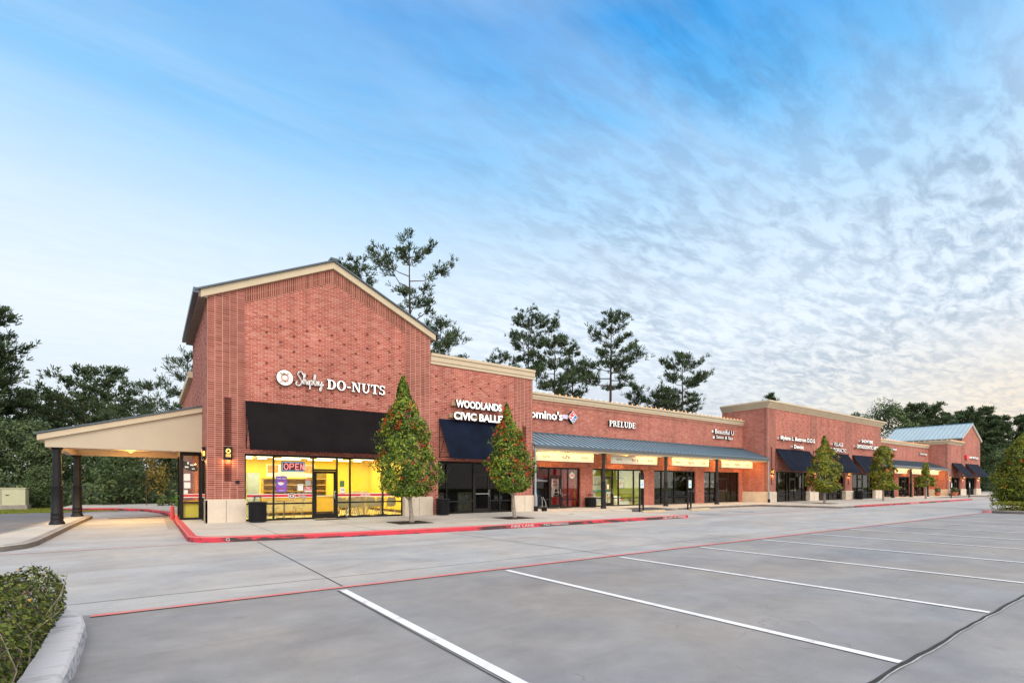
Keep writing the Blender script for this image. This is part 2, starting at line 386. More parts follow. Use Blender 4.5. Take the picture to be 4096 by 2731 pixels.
m_holly2=leafmat('yellowing holly leaves',[(.12,(.022,.042,.008)),(.35,(.06,.10,.010)),(.58,(.17,.20,.016)),(.8,(.38,.36,.03)),(.94,(.45,.28,.03)),(1,(.42,.12,.03))])
m_berry=M('red berries',(.65,.03,.015),.35,var=.3,scale=20)
m_needle=leafmat('pine needles',[(.1,(.016,.032,.016)),(.45,(.034,.062,.026)),(.75,(.07,.11,.035)),(1,(.15,.14,.04))],.6,.2)
m_needle2=leafmat('far pine needles',[(.1,(.022,.044,.024)),(.5,(.045,.08,.032)),(.8,(.08,.11,.035)),(1,(.16,.11,.05))],.7,.2)
m_broad=leafmat('dark broad leaves',[(.1,(.014,.030,.014)),(.4,(.04,.075,.03)),(.7,(.11,.16,.055)),(.9,(.20,.23,.09)),(1,(.20,.14,.06))],.6,.25)
m_broadl=leafmat('light broad leaves',[(.1,(.03,.06,.02)),(.45,(.07,.12,.04)),(.75,(.12,.17,.06)),(1,(.22,.22,.07))],.6,.3)
m_gold=leafmat('golden autumn leaves',[(.1,(.12,.14,.03)),(.5,(.34,.24,.04)),(1,(.52,.34,.07))],.6,.3)
m_lant=leafmat('small shrub leaves',[(.1,(.012,.022,.010)),(.35,(.035,.06,.012)),(.52,(.10,.145,.018)),(.72,(.24,.27,.04)),(.80,(.07,.035,.03)),(1,(.05,.025,.025))],.5,.25)
m_flower=M('yellow flower',(.85,.45,.03),.5)
m_bark=M('pine bark',(.07,.045,.035),.95,var=.4,scale=9)
m_hbark=M('pale mottled bark',(.42,.36,.30),.9,scale=14,c2=(.16,.13,.10))
m_wcab=M('beige cabinet paint',(.50,.50,.34),.5,var=.05)

# ---------------------------------------------------------------- text
def text_mb(mb,body,x0,x1,z0,z1,y,depth=.08,mf=0,ms=1,bold=.0,shear=0.,face='-y',cap=False):
    cu=bpy.data.curves.new('t','FONT'); cu.body=body; cu.size=1; cu.extrude=.5; cu.offset=bold; cu.shear=shear; cu.resolution_u=3
    cu.space_line=.95
    o=bpy.data.objects.new('t',cu); COL.objects.link(o)
    dg=bpy.context.evaluated_depsgraph_get(); me=o.evaluated_get(dg).to_mesh()
    vs=[tuple(v.co) for v in me.vertices]; fs=[(tuple(p.vertices),p.normal.z) for p in me.polygons]
    o.evaluated_get(dg).to_mesh_clear(); bpy.data.objects.remove(o); bpy.data.curves.remove(cu)
    ax=min(v[0] for v in vs); bx=max(v[0] for v in vs); ay=min(v[1] for v in vs); by=max(v[1] for v in vs)
    sx_=(x1-x0)/(bx-ax); sz_=(z1-z0)/(by-ay)
    def T(v):
        u=x0+(v[0]-ax)*sx_; w=z0+(v[1]-ay)*sz_; d=(v[2]-.5)*depth  # 0 at front, -depth at the back
        if face=='-y': return (u,y-d,w)
        if face=='up': return (u,w,y+d)
        if face=='-x': return (y-d,x0+x1-u,w)
    tv=[T(v) for v in vs]
    for f,nz in fs: mb.face([tv[i] for i in f],mf if nz>.5 else ms)
    return mb

# ================================================================ GROUND
g=MB(); g.face([(-300,-200,-.06),(500,-200,-.06),(500,400,-.06),(-300,400,-.06)]); struct('ground',g,m_grass)
g=MB(); g.prism([(-60,-40),(200,-40),(200,40),(1.0,40),(-1.5,38.6),(-3.2,38.0),(-60,37.2)],'z',-.1,0.0); lot=struct('parking_lot',g,m_lot)
g=MB(); g.prism([(-30,7.62),(140,7.62),(140,21),(.5,21),(.5,36),(-3.3,36),(-3.3,15),(-30,15)],'z',-.03,.004); struct('drive_aisle',g,m_lot2)
g=MB(); g.prism([(-60,16.5),(-3.4,16.5),(-3.4,30),(-2.9,37.6),(-60,36.9)],'z',-.03,.008); struct('side_road',g,m_asph)
# painted lines
def strip(pts,w,z,jit=0.):
    mb=MB()
    for (x0,y0),(x1,y1) in zip(pts,pts[1:]):
        d=math.hypot(x1-x0,y1-y0); nx,ny=-(y1-y0)/d*w/2,(x1-x0)/d*w/2
        mb.face([(x0-nx,y0-ny,z),(x1-nx,y1-ny,z),(x1+nx,y1+ny,z),(x0+nx,y0+ny,z)])
    return mb
for k in range(28):
    x=2.25+2.885*k
    strip([(x,7.32),(x+.04,1.56)],.105,.009).build('stall_line',m_wline,lot)
strip([(-.56,7.50),(37.3,7.50)],.095,.013).build('red_fire_lane_line',m_rline,lot)
strip([(-14,15.3),(-.7,15.3),(1.15,15.35)],.05,.013).build('red_fire_lane_line',m_rline,lot)
strip([(20.5,14.36),(37.3,14.42)],.06,.013).build('red_fire_lane_line',m_rline,lot)
strip([(71,14.9),(95,15.2)],.06,.013).build('red_fire_lane_line',m_rline,lot)
rng=random.Random(4)
for k in range(7):
    if k==0: x=20.75
    x=[20.75,24.9,26.25,29.4,31.9,34.3,36.3][k]
    strip([(x-.25 if k else x,18.9),(x+.35 if k else x+.1,14.5)],.09,.011).build('stall_line',m_wline,lot)
for k in range(4): strip([(24.95+.1*k,18.2-.9*k),(26.1+.1*k,17.4-.9*k)],.09,.011).build('stall_line',m_wline,lot)
for k in range(8): strip([(74+2.7*k,19.2),(74.3+2.7*k,15.2)],.09,.011).build('stall_line',m_wline,lot)
def wheelsym(cx_,cy_):
    mb=MB(); z=.012
    pts=[(cx_+.42*math.cos(t),cy_-.15+.42*math.sin(t)) for t in [R(a) for a in range(150,400,20)]]
    mb2=strip(pts,.12,z); mb.v+=mb2.v; mb.f+=mb2.f; mb.m+=mb2.m; mb.uv+=mb2.uv
    for P_ in ([(cx_-.05,cy_+.75),(cx_-.05,cy_),(cx_+.35,cy_-.02),(cx_+.55,cy_-.5)],[(cx_-.05,cy_+.4),(cx_+.35,cy_+.4)],[(cx_-.17,cy_+.86),(cx_+.07,cy_+.86)]):
        q=strip(P_,.12,z); b=len(mb.v); mb.v+=q.v; mb.f+=[tuple(i+b for i in f) for f in q.f]; mb.m+=q.m; mb.uv+=q.uv
    return mb
wheelsym(23.6,15.6).build('accessible_stall_symbol',m_bline,lot); wheelsym(27.6,15.8).build('accessible_stall_symbol',m_bline,lot)
# slab joints and the open joint in front
for P_,w in (([(2.33,7.45),(2.33,14.95)],.022),([(8.1,7.45),(7.75,14.4)],.018),([(13.8,7.5),(13.8,14.4)],.016),([(-6,8.35),(0,8.4),(37,8.35)],.014),([(-8,11.6),(40,11.6)],.007),([(2.17,7.3),(2.2,1.56)],.012),([(-3.2,30),(.6,30)],.015),([(19.6,7.5),(19.6,14.4)],.014)):
    strip(P_,w,.0075).build('expansion_joint',m_joint,lot)
rng=random.Random(9); pts=[]; x=2.0
while x<60: pts.append((x,1.53+rng.uniform(-.012,.012))); x+=.25
strip(pts,.034,.010).build('expansion_joint',m_joint,lot)
strip([(p[0],p[1]-.024+rng.uniform(-.008,.008)) for p in pts],.011,.0105).build('joint_sealant',M('pale joint sealant',(.42,.45,.46),.5,var=.4,scale=5),lot)

# ---- raised walks with kerbs
def offset(pts,d):
    o=[]
    for i,p in enumerate(pts):
        a=pts[max(i-1,0)]; b=pts[min(i+1,len(pts)-1)]
        dx,dy=b[0]-a[0],b[1]-a[1]; l=math.hypot(dx,dy) or 1
        o.append((p[0]-dy/l*d,p[1]+dx/l*d))
    return o
def kerb(name,pts,w=.17,h=.15,mats=(None,None),z0=0.0,parent=None,rnd=.03):
    """outer edge points; the walk lies to the left of the direction of travel"""
    mb=MB(); a=offset(pts,-.012); b=offset(pts,rnd); c=offset(pts,w)
    L0=0
    for i in range(len(pts)-1):
        j=i+1; l1=L0+math.dist(pts[i],pts[j])
        mb.face([(*a[i],z0),(*a[j],z0),(*pts[j],h-rnd),(*pts[i],h-rnd)],0,[(L0,0),(l1,0),(l1,h),(L0,h)])
        mb.face([(*pts[i],h-rnd),(*pts[j],h-rnd),(*b[j],h),(*b[i],h)],1)
        mb.face([(*b[i],h),(*b[j],h),(*c[j],h),(*c[i],h)],1)
        mb.face([(*c[i],h),(*c[j],h),(*c[j],z0),(*c[i],z0)],1)
        L0=l1
    return mb.build(name,mats,parent,weld=True,smooth=True)
def arc(cx_,cy_,r,a0,a1,n=8): return [(cx_+r*math.cos(R(a0+(a1-a0)*i/n)),cy_+r*math.sin(R(a0+(a1-a0)*i/n))) for i in range(n+1)]
leftk=[(-4.5,40.6),(-1.9,39.3),(-.3,36.6),(.35,33.6),(.75,30.5),(.80,26),(.82,17)]+arc(1.75,16.25,.93,185,262,8)
front1=[(2.3,15.22),(3.2,15.03),(4.8,14.80),(6.8,14.58),(9,14.45),(12,14.4),(16,14.38),(20.4,14.36)]
red1=leftk+front1
bay=[(20.4,14.36),(20.42,16),(20.45,19.2)]
back1=[(26.6,19.45),(30,19.5),(36.2,19.5)]
side2=[(36.2,19.5),(36.6,17),(36.95,14.75),(37.2,14.45),(39.2,14.45)]
red2=[(39.2,14.45),(50,14.55),(62,14.75),(70.6,15.0),(71.2,15.2)]
bay2=[(71.2,15.2),(71.2,19.2),(76,19.6),(91,19.6),(91.5,18.0),(140,18.2)]
poly=leftk+front1+[(20.45,19.4),(22.4,19.45),(23.2,20.9),(26.0,20.9),(26.6,19.45)]+back1[1:]+side2[1:]+red2[1:]+bay2[1:]+[(140,48),(-4.5,48)]
g=MB(); g.prism(offset(poly[:-2],.02)+poly[-2:],'z',-.1,.146); walk=struct('sidewalk',g,m_walk)
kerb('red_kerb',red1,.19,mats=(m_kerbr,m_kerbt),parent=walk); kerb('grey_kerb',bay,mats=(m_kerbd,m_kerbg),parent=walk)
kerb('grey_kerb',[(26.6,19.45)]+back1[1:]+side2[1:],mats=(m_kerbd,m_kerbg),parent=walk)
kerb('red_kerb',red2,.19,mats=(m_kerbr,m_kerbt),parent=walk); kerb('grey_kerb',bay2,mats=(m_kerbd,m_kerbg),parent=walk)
# kerb ramp with dark tactile surface
g=MB(); g.face([(22.4,19.42,.006),(26.6,19.42,.006),(26.0,20.9,.147),(23.2,20.9,.147)],0)
g.face([(20.45,19.38,.15),(22.4,19.42,.006),(23.2,20.9,.147)],1); g.face([(26.6,19.42,.01),(26.75,19.6,.15),(26.0,20.9,.15)],1)
g.build('kerb_ramp',[M('dark blue tactile ramp',(.035,.05,.075),.7,var=.3),m_kerbg],walk)
# walk joints
for x in (2.9,5.6,8.9,12.0,15.2,18.4): strip([(x,14.7),(x,21.0)],.015,.149).build('expansion_joint',m_joint,walk)
for x in range(39,100,3): strip([(x,15.2 if x<71 else 19.8),(x,21.1)],.015,.149).build('expansion_joint',m_joint,walk)
strip([(1.1,18.3),(20,17.9)],.012,.149).build('expansion_joint',m_joint,walk)
def kerbtext(body,x0,x1,y,z0=.035,z1=.115):
    mb=MB(); text_mb(mb,body,x0,x1,z0,z1,y,.003); mb.build('kerb_lettering',[m_wlet,m_wlet],walk)
kerbtext('FIRE LANE',10.3,11.3,14.395); kerbtext('NO PARKING',11.75,12.95,14.385); kerbtext('FIRE LANE  NO PARKING',18.6,20.2,14.35); kerbtext('FIRE LANE',50.5,52.4,14.53)
kerbtext('G',1.63,1.72,15.30)
# drive-through island
isl=[(-2.15,30.0),(-2.25,24),(-2.3,17.2),(-2.4,16.5),(-2.7,16.05),(-3.2,15.9),(-7.2,15.75),(-7.6,16.2),(-7.2,17.2),(-5.2,18.0),(-3.62,19.3),(-3.35,22),(-3.0,29.8),(-2.6,30.25),(-2.15,30.0)]
g=MB(); g.prism(isl[:-1],'z',-.1,.146); isle=struct('traffic_island',g,m_walk)
kerb('grey_kerb',isl[::-1],mats=(m_kerbd,m_kerbg),parent=isle)
# near planter (left foreground)
rj=random.Random(2); pln=[(-.50+rj.uniform(-.004,.004),1.0+i*.12) for i in range(38)]+[(-.50,5.6),(-.52,6.5),(-.58,6.95),(-.72,7.3),(-1.0,7.5),(-1.5,7.55),(-6,7.55)]
g=MB(); g.prism(pln+[(-6,1.0)],'z',-.1,.10); pb=struct('planting_bed',g,m_mulch)
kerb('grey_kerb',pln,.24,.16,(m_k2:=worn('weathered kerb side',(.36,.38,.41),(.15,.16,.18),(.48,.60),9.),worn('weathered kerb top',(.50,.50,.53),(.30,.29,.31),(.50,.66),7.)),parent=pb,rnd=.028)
kerb('red_kerb_end',[(-.74,7.33),(-1.02,7.53),(-1.5,7.57),(-2.4,7.57)],.06,.163,(m_kerbr,m_kerbt),parent=pb)
# right planter
plr=[(37.4,-2),(37.4,7.2),(37.65,7.55),(44,7.6),(60,7.6),(60,-2)]
g=MB(); g.prism(plr,'z',-.1,.10); pb2=struct('planting_bed',g,m_mulch)
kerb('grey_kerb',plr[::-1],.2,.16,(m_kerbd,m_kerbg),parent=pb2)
kerb('red_kerb_end',[(37.62,7.585),(37.385,7.3),(37.385,7.15)],.05,.162,(m_rline,m_rline),parent=pb2)

# ================================================================ BUILDINGS
YF=21.30; YC=23.40; ZW=.146
def xs_split(*a): return list(a)
def headers(mb,x0,x1,z1,rows,y,dx=.495,dz=.297,phase=0,clip=None,ax='y',m=2):
    n=0; x=x0
    while x<=x1+1e-6:
        z=z1-(dz if (n+phase)%2 else 0)
        k=0
        while z>z1-rows*2*dz:
            if clip is None or clip(x,z):
                if ax=='y': mb.box(x-.045,x+.045,y-.018,y+.01,z-.036,z+.036,m)
                else: mb.box(y-.010,y+.01,x-.045,x+.045,z-.036,z+.036,m)
            z-=2*dz
        x+=dx; n+=1
def base_block(par,x0,x1,y0,y1,z1=1.0,ground=ZW):
    mb=MB(); e=.03
    mb.prism([(x0,ground-.05),(x1,ground-.05),(x1,z1-e),(x1-e,z1),(x0+e,z1),(x0,z1-e)],'y',y0+e,y1)
    mb.box(x0+.002,x1-.002,y0,y0+e,ground-.05,z1-e)
    w=x1-x0
    if w>1: mb.box((x0+x1)/2-.006,(x0+x1)/2+.006,y0-.002,y0+.01,ground,z1-e,1)
    return mb.build('stone_base',[m_stone,m_joint],par)
def slot(par,x0,x1,z0,z1,y,ax='y'):
    mb=MB(); z=z0
    while z<z1:
        if ax=='y': mb.box(x0,x1,y-.008,y+.01,z,z+.066)
        else: mb.box(y-.008,y+.01,x0,x1,z,z+.066)
        z+=.078
    mb.build('dark_brick_inset',m_accent,par)
def cornice_slab(par,x0,x1,y,z0,z1,depth=.14,ret=None,name='cornice',mt=None):
    """two-step stucco cornice in front of plane y"""
    h=z1-z0
    prof=[(y+.5,z0),(y-.05,z0),(y-.05,z0+h*.28),(y-.09,z0+h*.30),(y-.09,z0+h*.72),(y-depth,z0+h*.76),(y-depth,z1),(y+.5,z1)]
    mb=MB(); mb.prism(prof,'x',x0,x1)
    return mb.build(name,mt or m_cream,par)
def cove(par,x0,x1,y,z0,z1,back,left=True,right=False,name='cornice'):
    """deep cove cornice with mitred return along the left side; x0/x1 are the wall edges"""
    h=z1-z0; prof=[(.0,0),(.05,0),(.05,.06),(.10,.10),(.20,.22),(.33,h-.16),(.36,h-.13),(.40,h-.12),(.40,h)]
    mb=MB()
    def ring(d,z):
        pts=[]
        if left: pts+=[(x0-d,back)]
        pts+=[(x0-(d if left else 0),y-d),(x1+(d if right else 0),y-d)]
        if right: pts+=[(x1+d,back)]
        return [(p[0],p[1],z0+z) for p in pts]
    rs=[ring(d,z) for d,z in prof]
    for a,b in zip(rs,rs[1:]):
        for i in range(len(a)-1): mb.face([a[i],a[i+1],b[i+1],b[i]])
    top=rs[-1]
    mb.face([top[0]]+top[1:]+([(x1,back,z1)] if not right else [])+([(x0,back,z1)] if not left else []))
    if left: mb.face([r[0] for r in rs]+[(x0+.02,back,z1)])
    if right: mb.face([r[-1] for r in rs]+[(x1,back,z1)])
    else: mb.face([r[-1] for r in rs]+[(x1,y+.02,z1)])
    return mb.build(name,m_cream,par)
FR=.055
def storefront(par,x0,x1,z1,y,mull,mid,door=None,gl=None,transom=2.12,z0=ZW,narrow=False,stripe=False):
    """glazed shop front: frame, one pane per light, a door leaf with its handle"""
    gl=gl or m_glassd; f=MB(); w=FR/2
    f.box(x0,x1,y,y+.11,z1-.08,z1); f.box(x0,x0+.08,y,y+.11,z0,z1-.08); f.box(x1-.08,x1,y,y+.11,z0,z1-.08)
    xs=[x0+.08]+list(mull)+[x1-.08]
    for i,x in enumerate(mull): f.box(x-w,x+w,y,y+.11,z0,z1-.08)
    win=None; cells=[]
    for i in range(len(xs)-1):
        a=xs[i]+(w if i else 0); b=xs[i+1]-(w if i<len(xs)-2 else 0)
        if door is not None and i==door:
            f.box(a,b,y,y+.11,transom,transom+.07); cells.append((a,b,transom+.07,z1-.08)); dr=(a,b)
        else:
            f.box(a,b,y,y+.11,z0,z0+.07)
            if mid: f.box(a,b,y,y+.11,mid-.03,mid+.03); cells+= [(a,b,z0+.07,mid-.03),(a,b,mid+.03,z1-.08)]
            else: cells.append((a,b,z0+.07,z1-.08))
    win=f.build('window',m_alu,par)
    for a,b,c,d in cells:
        MB().box(a,b,y+.05,y+.062,c,d).build('pane',gl,win)
    if door is not None:
        a,b=dr; a+=.012; b-=.012; t=transom-.01; zb=z0+.015; e=.095
        mb=MB(); mb.box(a,a+e,y+.02,y+.075,zb,t); mb.box(b-e,b,y+.02,y+.075,zb,t); mb.box(a+e,b-e,y+.02,y+.075,t-.1,t); mb.box(a+e,b-e,y+.02,y+.075,zb,zb+.2)
        d=mb.build('door',m_alu,par)
        MB().box(a+e,b-e,y+.045,y+.055,zb+.2,t-.1).build('pane',gl,d)
        h=MB(); hx=b-.05; h.tube([(hx,y+.02,1.28),(hx,y-.05,1.28),(hx-.03,y-.05,1.24),(hx-.03,y-.05,1.0),(hx,y-.05,.96),(hx,y+.02,.96)],.012,6)
        h.box(a+.05,b-.05,y-.03,y-.01,1.09,1.115); h.box(a+.05,a+.07,y-.03,y+.02,1.09,1.115); h.box(b-.1,b-.08,y-.03,y+.02,1.09,1.115)
        h.build('handle',m_steel,d)
    return win
def room(par,x0,x1,y0,y1,z1,wall,floor,ceil,name='interior'):
    mb=MB(); z0=ZW+.004
    mb.face([(x0,y0,z0),(x1,y0,z0),(x1,y1,z0),(x0,y1,z0)],1)
    mb.face([(x0,y0,z1),(x0,y1,z1),(x1,y1,z1),(x1,y0,z1)],2)
    mb.face([(x0,y1,z0),(x1,y1,z0),(x1,y1,z1),(x0,y1,z1)],0)
    mb.face([(x0,y0,z0),(x0,y1,z0),(x0,y1,z1),(x0,y0,z1)],0); mb.face([(x1,y1,z0),(x1,y0,z0),(x1,y0,z1),(x1,y1,z1)],0)
    return mb.build(name,[wall,floor,ceil],par)
def shellbox(par,x0,x1,y0,y1,z1,left=True,right=True,rz=None,name='side_and_back_wall'):
    mb=MB()
    if left: mb.box(x0,x0+.28,y0,y1,0,z1)
    if right: mb.box(x1-.28,x1,y0,y1,0,z1)
    mb.box(x0+.28,x1-.28,y1-.3,y1,0,z1)
    mb.build(name,m_brick,par)
    MB().box(x0+.28,x1-.28,y0+.02,y1-.3,(rz or z1)-.5,(rz or z1)-.35).build('flat_roof',m_trim,par)

# ---------------------------------------------------------------- A: gabled end shop
A0,A1,AM=1.68,10.60,6.14
ZE,ZA=8.36,10.44
bA=thing('gabled_shop_building','tall gabled red brick end shop with lit yellow interior, nearest in the row','building',(A0,YF,0))
slope=(ZA-ZE)/(AM-A0)
hole=(2.88,9.35,ZW-.2,2.72)
mb=MB(); gridwall(mb,[A0,2.88,9.35,A1],[0,ZE],[hole],YF,YF+.30,mat=lambda u:1 if (u<2.88 or u>9.35) else 0)
zr=lambda x: ZE+slope*(min(x,2*AM-x)-A0)
mb.face([(A0,YF,ZE),(2.88,YF,ZE),(2.88,YF,zr(2.88))],1); mb.face([(9.35,YF,ZE),(A1,YF,ZE),(9.35,YF,zr(9.35))],1)
mb.face([(2.88,YF,ZE),(9.35,YF,ZE),(9.35,YF,zr(9.35)),(AM,YF,ZA),(2.88,YF,zr(2.88))],0)
mb.face([(A1,YF+.3,ZE),(A0,YF+.3,ZE),(AM,YF+.3,ZA)],0)
# left wall with the drive-through window opening
gridwall(mb,[YF+.3,29.0],[0,8.36],[(21.9,23.75,ZW-.2,2.75)],A0,A0+.3,ax='x')
mb.box(A0,A0+.29,29.0,38.8,0,6.75)
mb.box(A1-.3,A1,YF+.3,29.0,0,8.36); mb.box(A0+.3,A1-.3,28.7,29.0,0,8.36)
mb.face([(A0+.3,28.99,8.36),(A1-.3,28.99,8.36),(AM,28.99,ZA)],0)
headers(mb,3.64,9.1,8.0,20,YF,clip=lambda x,z: z>4.95 and z<zr(x)-.62 and x<9.2); headers(mb,22.0,28.6,8.0,6,A0,dx=.5,clip=lambda x,z: z>4.9,ax='x')
mb.build('wall',[m_brick,m_stack,m_head],bA)
MB().box(A0+.29,A1,29.01,38.8,0,6.6).build('rear_wall',m_brick,bA)
for x in (2.878,9.35): MB().box(x-.004,x+.004,YF-.003,YF+.002,2.72,8.9).build('control_joint',m_accent,bA)
# raking soldier course
mb=MB()
for sgn in (1,-1):
    for k in range(2):
        t0,t1=.02+.245*k,.02+.245*k+.235
        xa=2.885 if sgn>0 else 9.345; xb=AM
        za=zr(xa); zb=ZA; cs=math.sqrt(1+slope*slope); l=abs(xb-xa)*cs
        q=[(xa,YF-.014,za-t1*cs),(xb,YF-.014,zb-t1*cs),(xb,YF-.014,zb-t0*cs),(xa,YF-.014,za-t0*cs)]
        uv=[(0,0),(l,0),(l,.235),(0,.235)]
        if sgn<0: q=q[::-1]; uv=uv[::-1]
        mb.face(q,0,uv)
        lo=q[0:2] if sgn>0 else [q[3],q[2]]
        mb.face([(lo[0][0],YF+.002,lo[0][2]),(lo[1][0],YF+.002,lo[1][2]),lo[1],lo[0]],0)
mb.build('raking_brick_course',m_sold,bA)
slot(bA,2.22,2.45,2.98,4.72,YF); slot(bA,2.22,2.45,1.66,2.46,YF)
# rake fascia, roof, gutters
mb=MB(); fz=.27
for (xa,xb) in ((1.47,AM),(2*AM-1.47,AM)):
    za=ZE+slope*(1.47-A0)+.0; q=[(xa,za),(xb,ZA),(xb,ZA+fz),(xa,za+fz)]
    mb.prism(q,'y',YF-.12,YF+.02)
mb.build('rake_fascia',m_cream,bA)
mb=MB(); mr=MB()
for sgn in (1,-1):
    X=lambda x: x if sgn>0 else 2*AM-x
    za=ZE+slope*(1.30-A0)+fz
    mb.prism([(X(1.30),za+.005),(AM,ZA+fz+.005),(AM,ZA+fz+.07),(X(1.30),za+.07)],'y',YF-.2,28.9)
    for k in range(18):
        yy=YF+.1+k*.45
        mb.prism([(X(1.32),za+.07),(AM,ZA+fz+.07),(AM,ZA+fz+.10),(X(1.32),za+.10)],'y',yy,yy+.03)
mb.box(AM-.14,AM+.14,YF-.22,28.9,ZA+fz+.04,ZA+fz+.13)
rA=mb.build('roof',m_trim,bA)
m_sof=M('brown grey soffit',(.22,.17,.14),.8); MB().box(1.47,A0,YF-.1,28.9,8.28,8.35).box(1.40,1.47,YF-.1,28.9,8.28,8.52).build('eave_soffit',m_sof,bA); MB().box(A1,2*AM-1.47,YF-.1,28.9,8.28,8.35).build('eave_soffit',m_sof,bA)
for a,b in ((1.24,1.395),(2*AM-1.395,2*AM-1.24)): MB().box(a,b,YF-.16,28.95,8.38,8.56).build('gutter',m_trim,bA)
base_block(bA,1.62,2.93,YF-.07,YF+.3); base_block(bA,9.30,10.70,YF-.07,YF+.3)
mb=MB(); mb.box(1.62,A0,YF-.07,21.9,ZW,1.0); mb.build('stone_base',m_stone,bA)
mb=MB(); mb.box(1.5,A0+.3,29.02,38.9,6.75,7.05); mb.build('parapet_cap',m_cream,bA)
YG=YF+.2
storefront(bA,2.88,9.35,2.72,YG,[3.93,5.42,6.38,6.93,8.38],.80,door=2,gl=m_glass)
# band across the glass
mb=MB(); 
for a,b in ((2.99,3.9),(3.96,5.39),(6.41,6.90),(6.96,8.35),(8.41,9.26)):
    mb.box(a,b,YG+.044,YG+.048,1.06,1.155,0); mb.box(a,b,YG+.043,YG+.047,1.155,1.18,1); mb.box(a,b,YG+.043,YG+.047,1.035,1.06,1)
mb.build('window_band',[m_red,m_white],bA)
room(bA,A0+.31,A1-.31,YG+.12,28.65,2.95,m_yel,m_tile,m_ceil)
MB().box(A0+.31,A1-.31,YG+.12,28.65,2.97,3.1).build('ceiling_slab',m_ceil,bA)
for a,b in ((A0+.32,A0+.335),(A1-.335,A1-.32)): MB().box(a,b,YG+.3,28.6,.15,.27).build('skirting',m_dwood,bA)
MB().box(A0+.34,A1-.34,28.6,28.63,.15,.30).build('skirting',m_dwood,bA)
mb=MB()
for k in range(13): mb.box(A0+.32,A1-.32,YG+.2+k*.6,YG+.215+k*.6,2.942,2.949)
for k in range(14): mb.box(A0+.5+k*.62,A0+.515+k*.62,YG+.2,28.6,2.941,2.948)
mb.build('ceiling_grid',M('ceiling grid',(.55,.48,.25),.6),bA)
# drive-through side window
f=MB(); x=A0-.02
for y0,y1,z0,z1 in ((21.9,21.99,.15,2.75),(23.66,23.75,.15,2.75),(21.99,23.66,2.66,2.75),(21.99,23.66,.15,.24),(21.99,23.66,.82,.88)): f.box(x,x+.1,y0,y1,z0,z1)
sw=f.build('window',m_alu,bA)
for z0,z1 in ((.24,.82),(.88,2.66)): MB().box(x+.045,x+.055,21.99,23.66,z0,z1).build('pane',m_glass,sw)
mb=MB(); mb.box(x+.03,x+.04,21.99,23.66,1.06,1.15,0); mb.box(x+.029,x+.041,21.99,23.66,1.15,1.175,1); mb.box(x+.029,x+.041,21.99,23.66,1.03,1.06,1); mb.build('window_band',[m_red,m_white],bA)
# projecting drive-up bay that closes the walk under the canopy
f=MB(); yb=23.9; bx0=.95
for a,b,z0,z1 in ((bx0,bx0+.12,ZW,2.95),(A0-.09,A0-.001,ZW,2.95),(bx0+.12,A0-.09,2.70,2.95),(bx0+.12,A0-.09,ZW,ZW+.08),(bx0+.12,A0-.09,.80,.86)): f.box(a,b,yb,yb+.1,z0,z1)
for a,b,z0,z1 in ((yb+.101,yb+.2,ZW,2.95),(25.9,26.0,ZW,2.95),(yb+.2,25.9,2.7,2.95),(yb+.2,25.9,ZW,.24),(yb+.2,25.9,1.05,1.11)): f.box(bx0,bx0+.1,a,b,z0,z1)
bw=f.build('drive_up_bay',m_alu,bA)
MB().box(bx0+.12,A0-.09,yb+.045,yb+.055,.86,2.70).build('pane',m_glass,bw); MB().box(bx0+.12,A0-.09,yb+.045,yb+.055,ZW+.08,.80).build('pane',m_glass,bw)
MB().box(bx0+.045,bx0+.055,yb+.2,25.9,.24,2.7).build('pane',m_glass,bw)
mb=MB(); mb.box(bx0+.12,A0-.09,yb+.03,yb+.04,1.06,1.15,0); mb.box(bx0+.12,A0-.09,yb+.029,yb+.041,1.15,1.175,1); mb.box(bx0+.12,A0-.09,yb+.029,yb+.041,1.03,1.06,1); mb.build('window_band',[m_red,m_white],bw)
MB().box(bx0+.11,A0-.02,yb+.12,25.98,.2,.86).build('counter',m_yel,bw)
for q in ((1.08,1.30,1.70,1.98),(1.09,1.31,1.40,1.64),(1.05,1.22,1.19,1.33)): MB().box(q[0],q[1],yb+.036,yb+.04,q[2],q[3]).build('notice',m_paper,bw)
mb=MB(); mb.prism([(1.25+.32*math.cos(t)+.0,2.28+.17*math.sin(t)-.12*math.cos(t)) for t in [R(a) for a in range(0,360,20)]],'y',yb+.032,yb+.042,0)
for q in ((1.2,1.26,2.36,2.45),(1.3,1.42,2.30,2.36),(1.12,1.24,2.22,2.28),(1.36,1.45,2.16,2.20)): mb.box(q[0],q[1],yb+.028,yb+.031,q[2],q[3],1)
mb.build('oval_window_sign',[m_side,m_paper],bw)

# drive-through canopy
cv=thing('drive_through_canopy','sloping tan stucco drive-through canopy on two black columns beside the gabled shop','canopy',(-.7,26,0))
CX0,CX1=-3.14,A0-.005; cy0,cy1=23.5,29.6
ztop=lambda x: 3.30+(x-CX0)/(CX1-CX0)*(4.66-3.30)
def ctrap(xa,xb,zb,dz): return [(xa,zb),(xb,zb),(xb,ztop(xb)-dz),(xa,ztop(xa)-dz)]
mb=MB(); mb.prism(ctrap(-2.95,CX1,2.84,.20),'y',cy0,cy0+.3); mb.prism(ctrap(-2.95,CX1,2.84,.20),'y',cy1-.3,cy1)
mb.box(-2.95,-2.65,cy0+.3,cy1-.3,2.84,3.15)
mb.build('stucco_beam',m_canst,cv)
mb=MB(); mb.prism([(CX0,ztop(CX0)-.24),(CX1,ztop(CX1)-.24),(CX1,ztop(CX1)-.04),(CX0,ztop(CX0)-.04)],'y',cy0-.1,cy0-.001)
mb.prism([(CX0,ztop(CX0)-.24),(CX1,ztop(CX1)-.24),(CX1,ztop(CX1)-.04),(CX0,ztop(CX0)-.04)],'y',cy1+.001,cy1+.1)
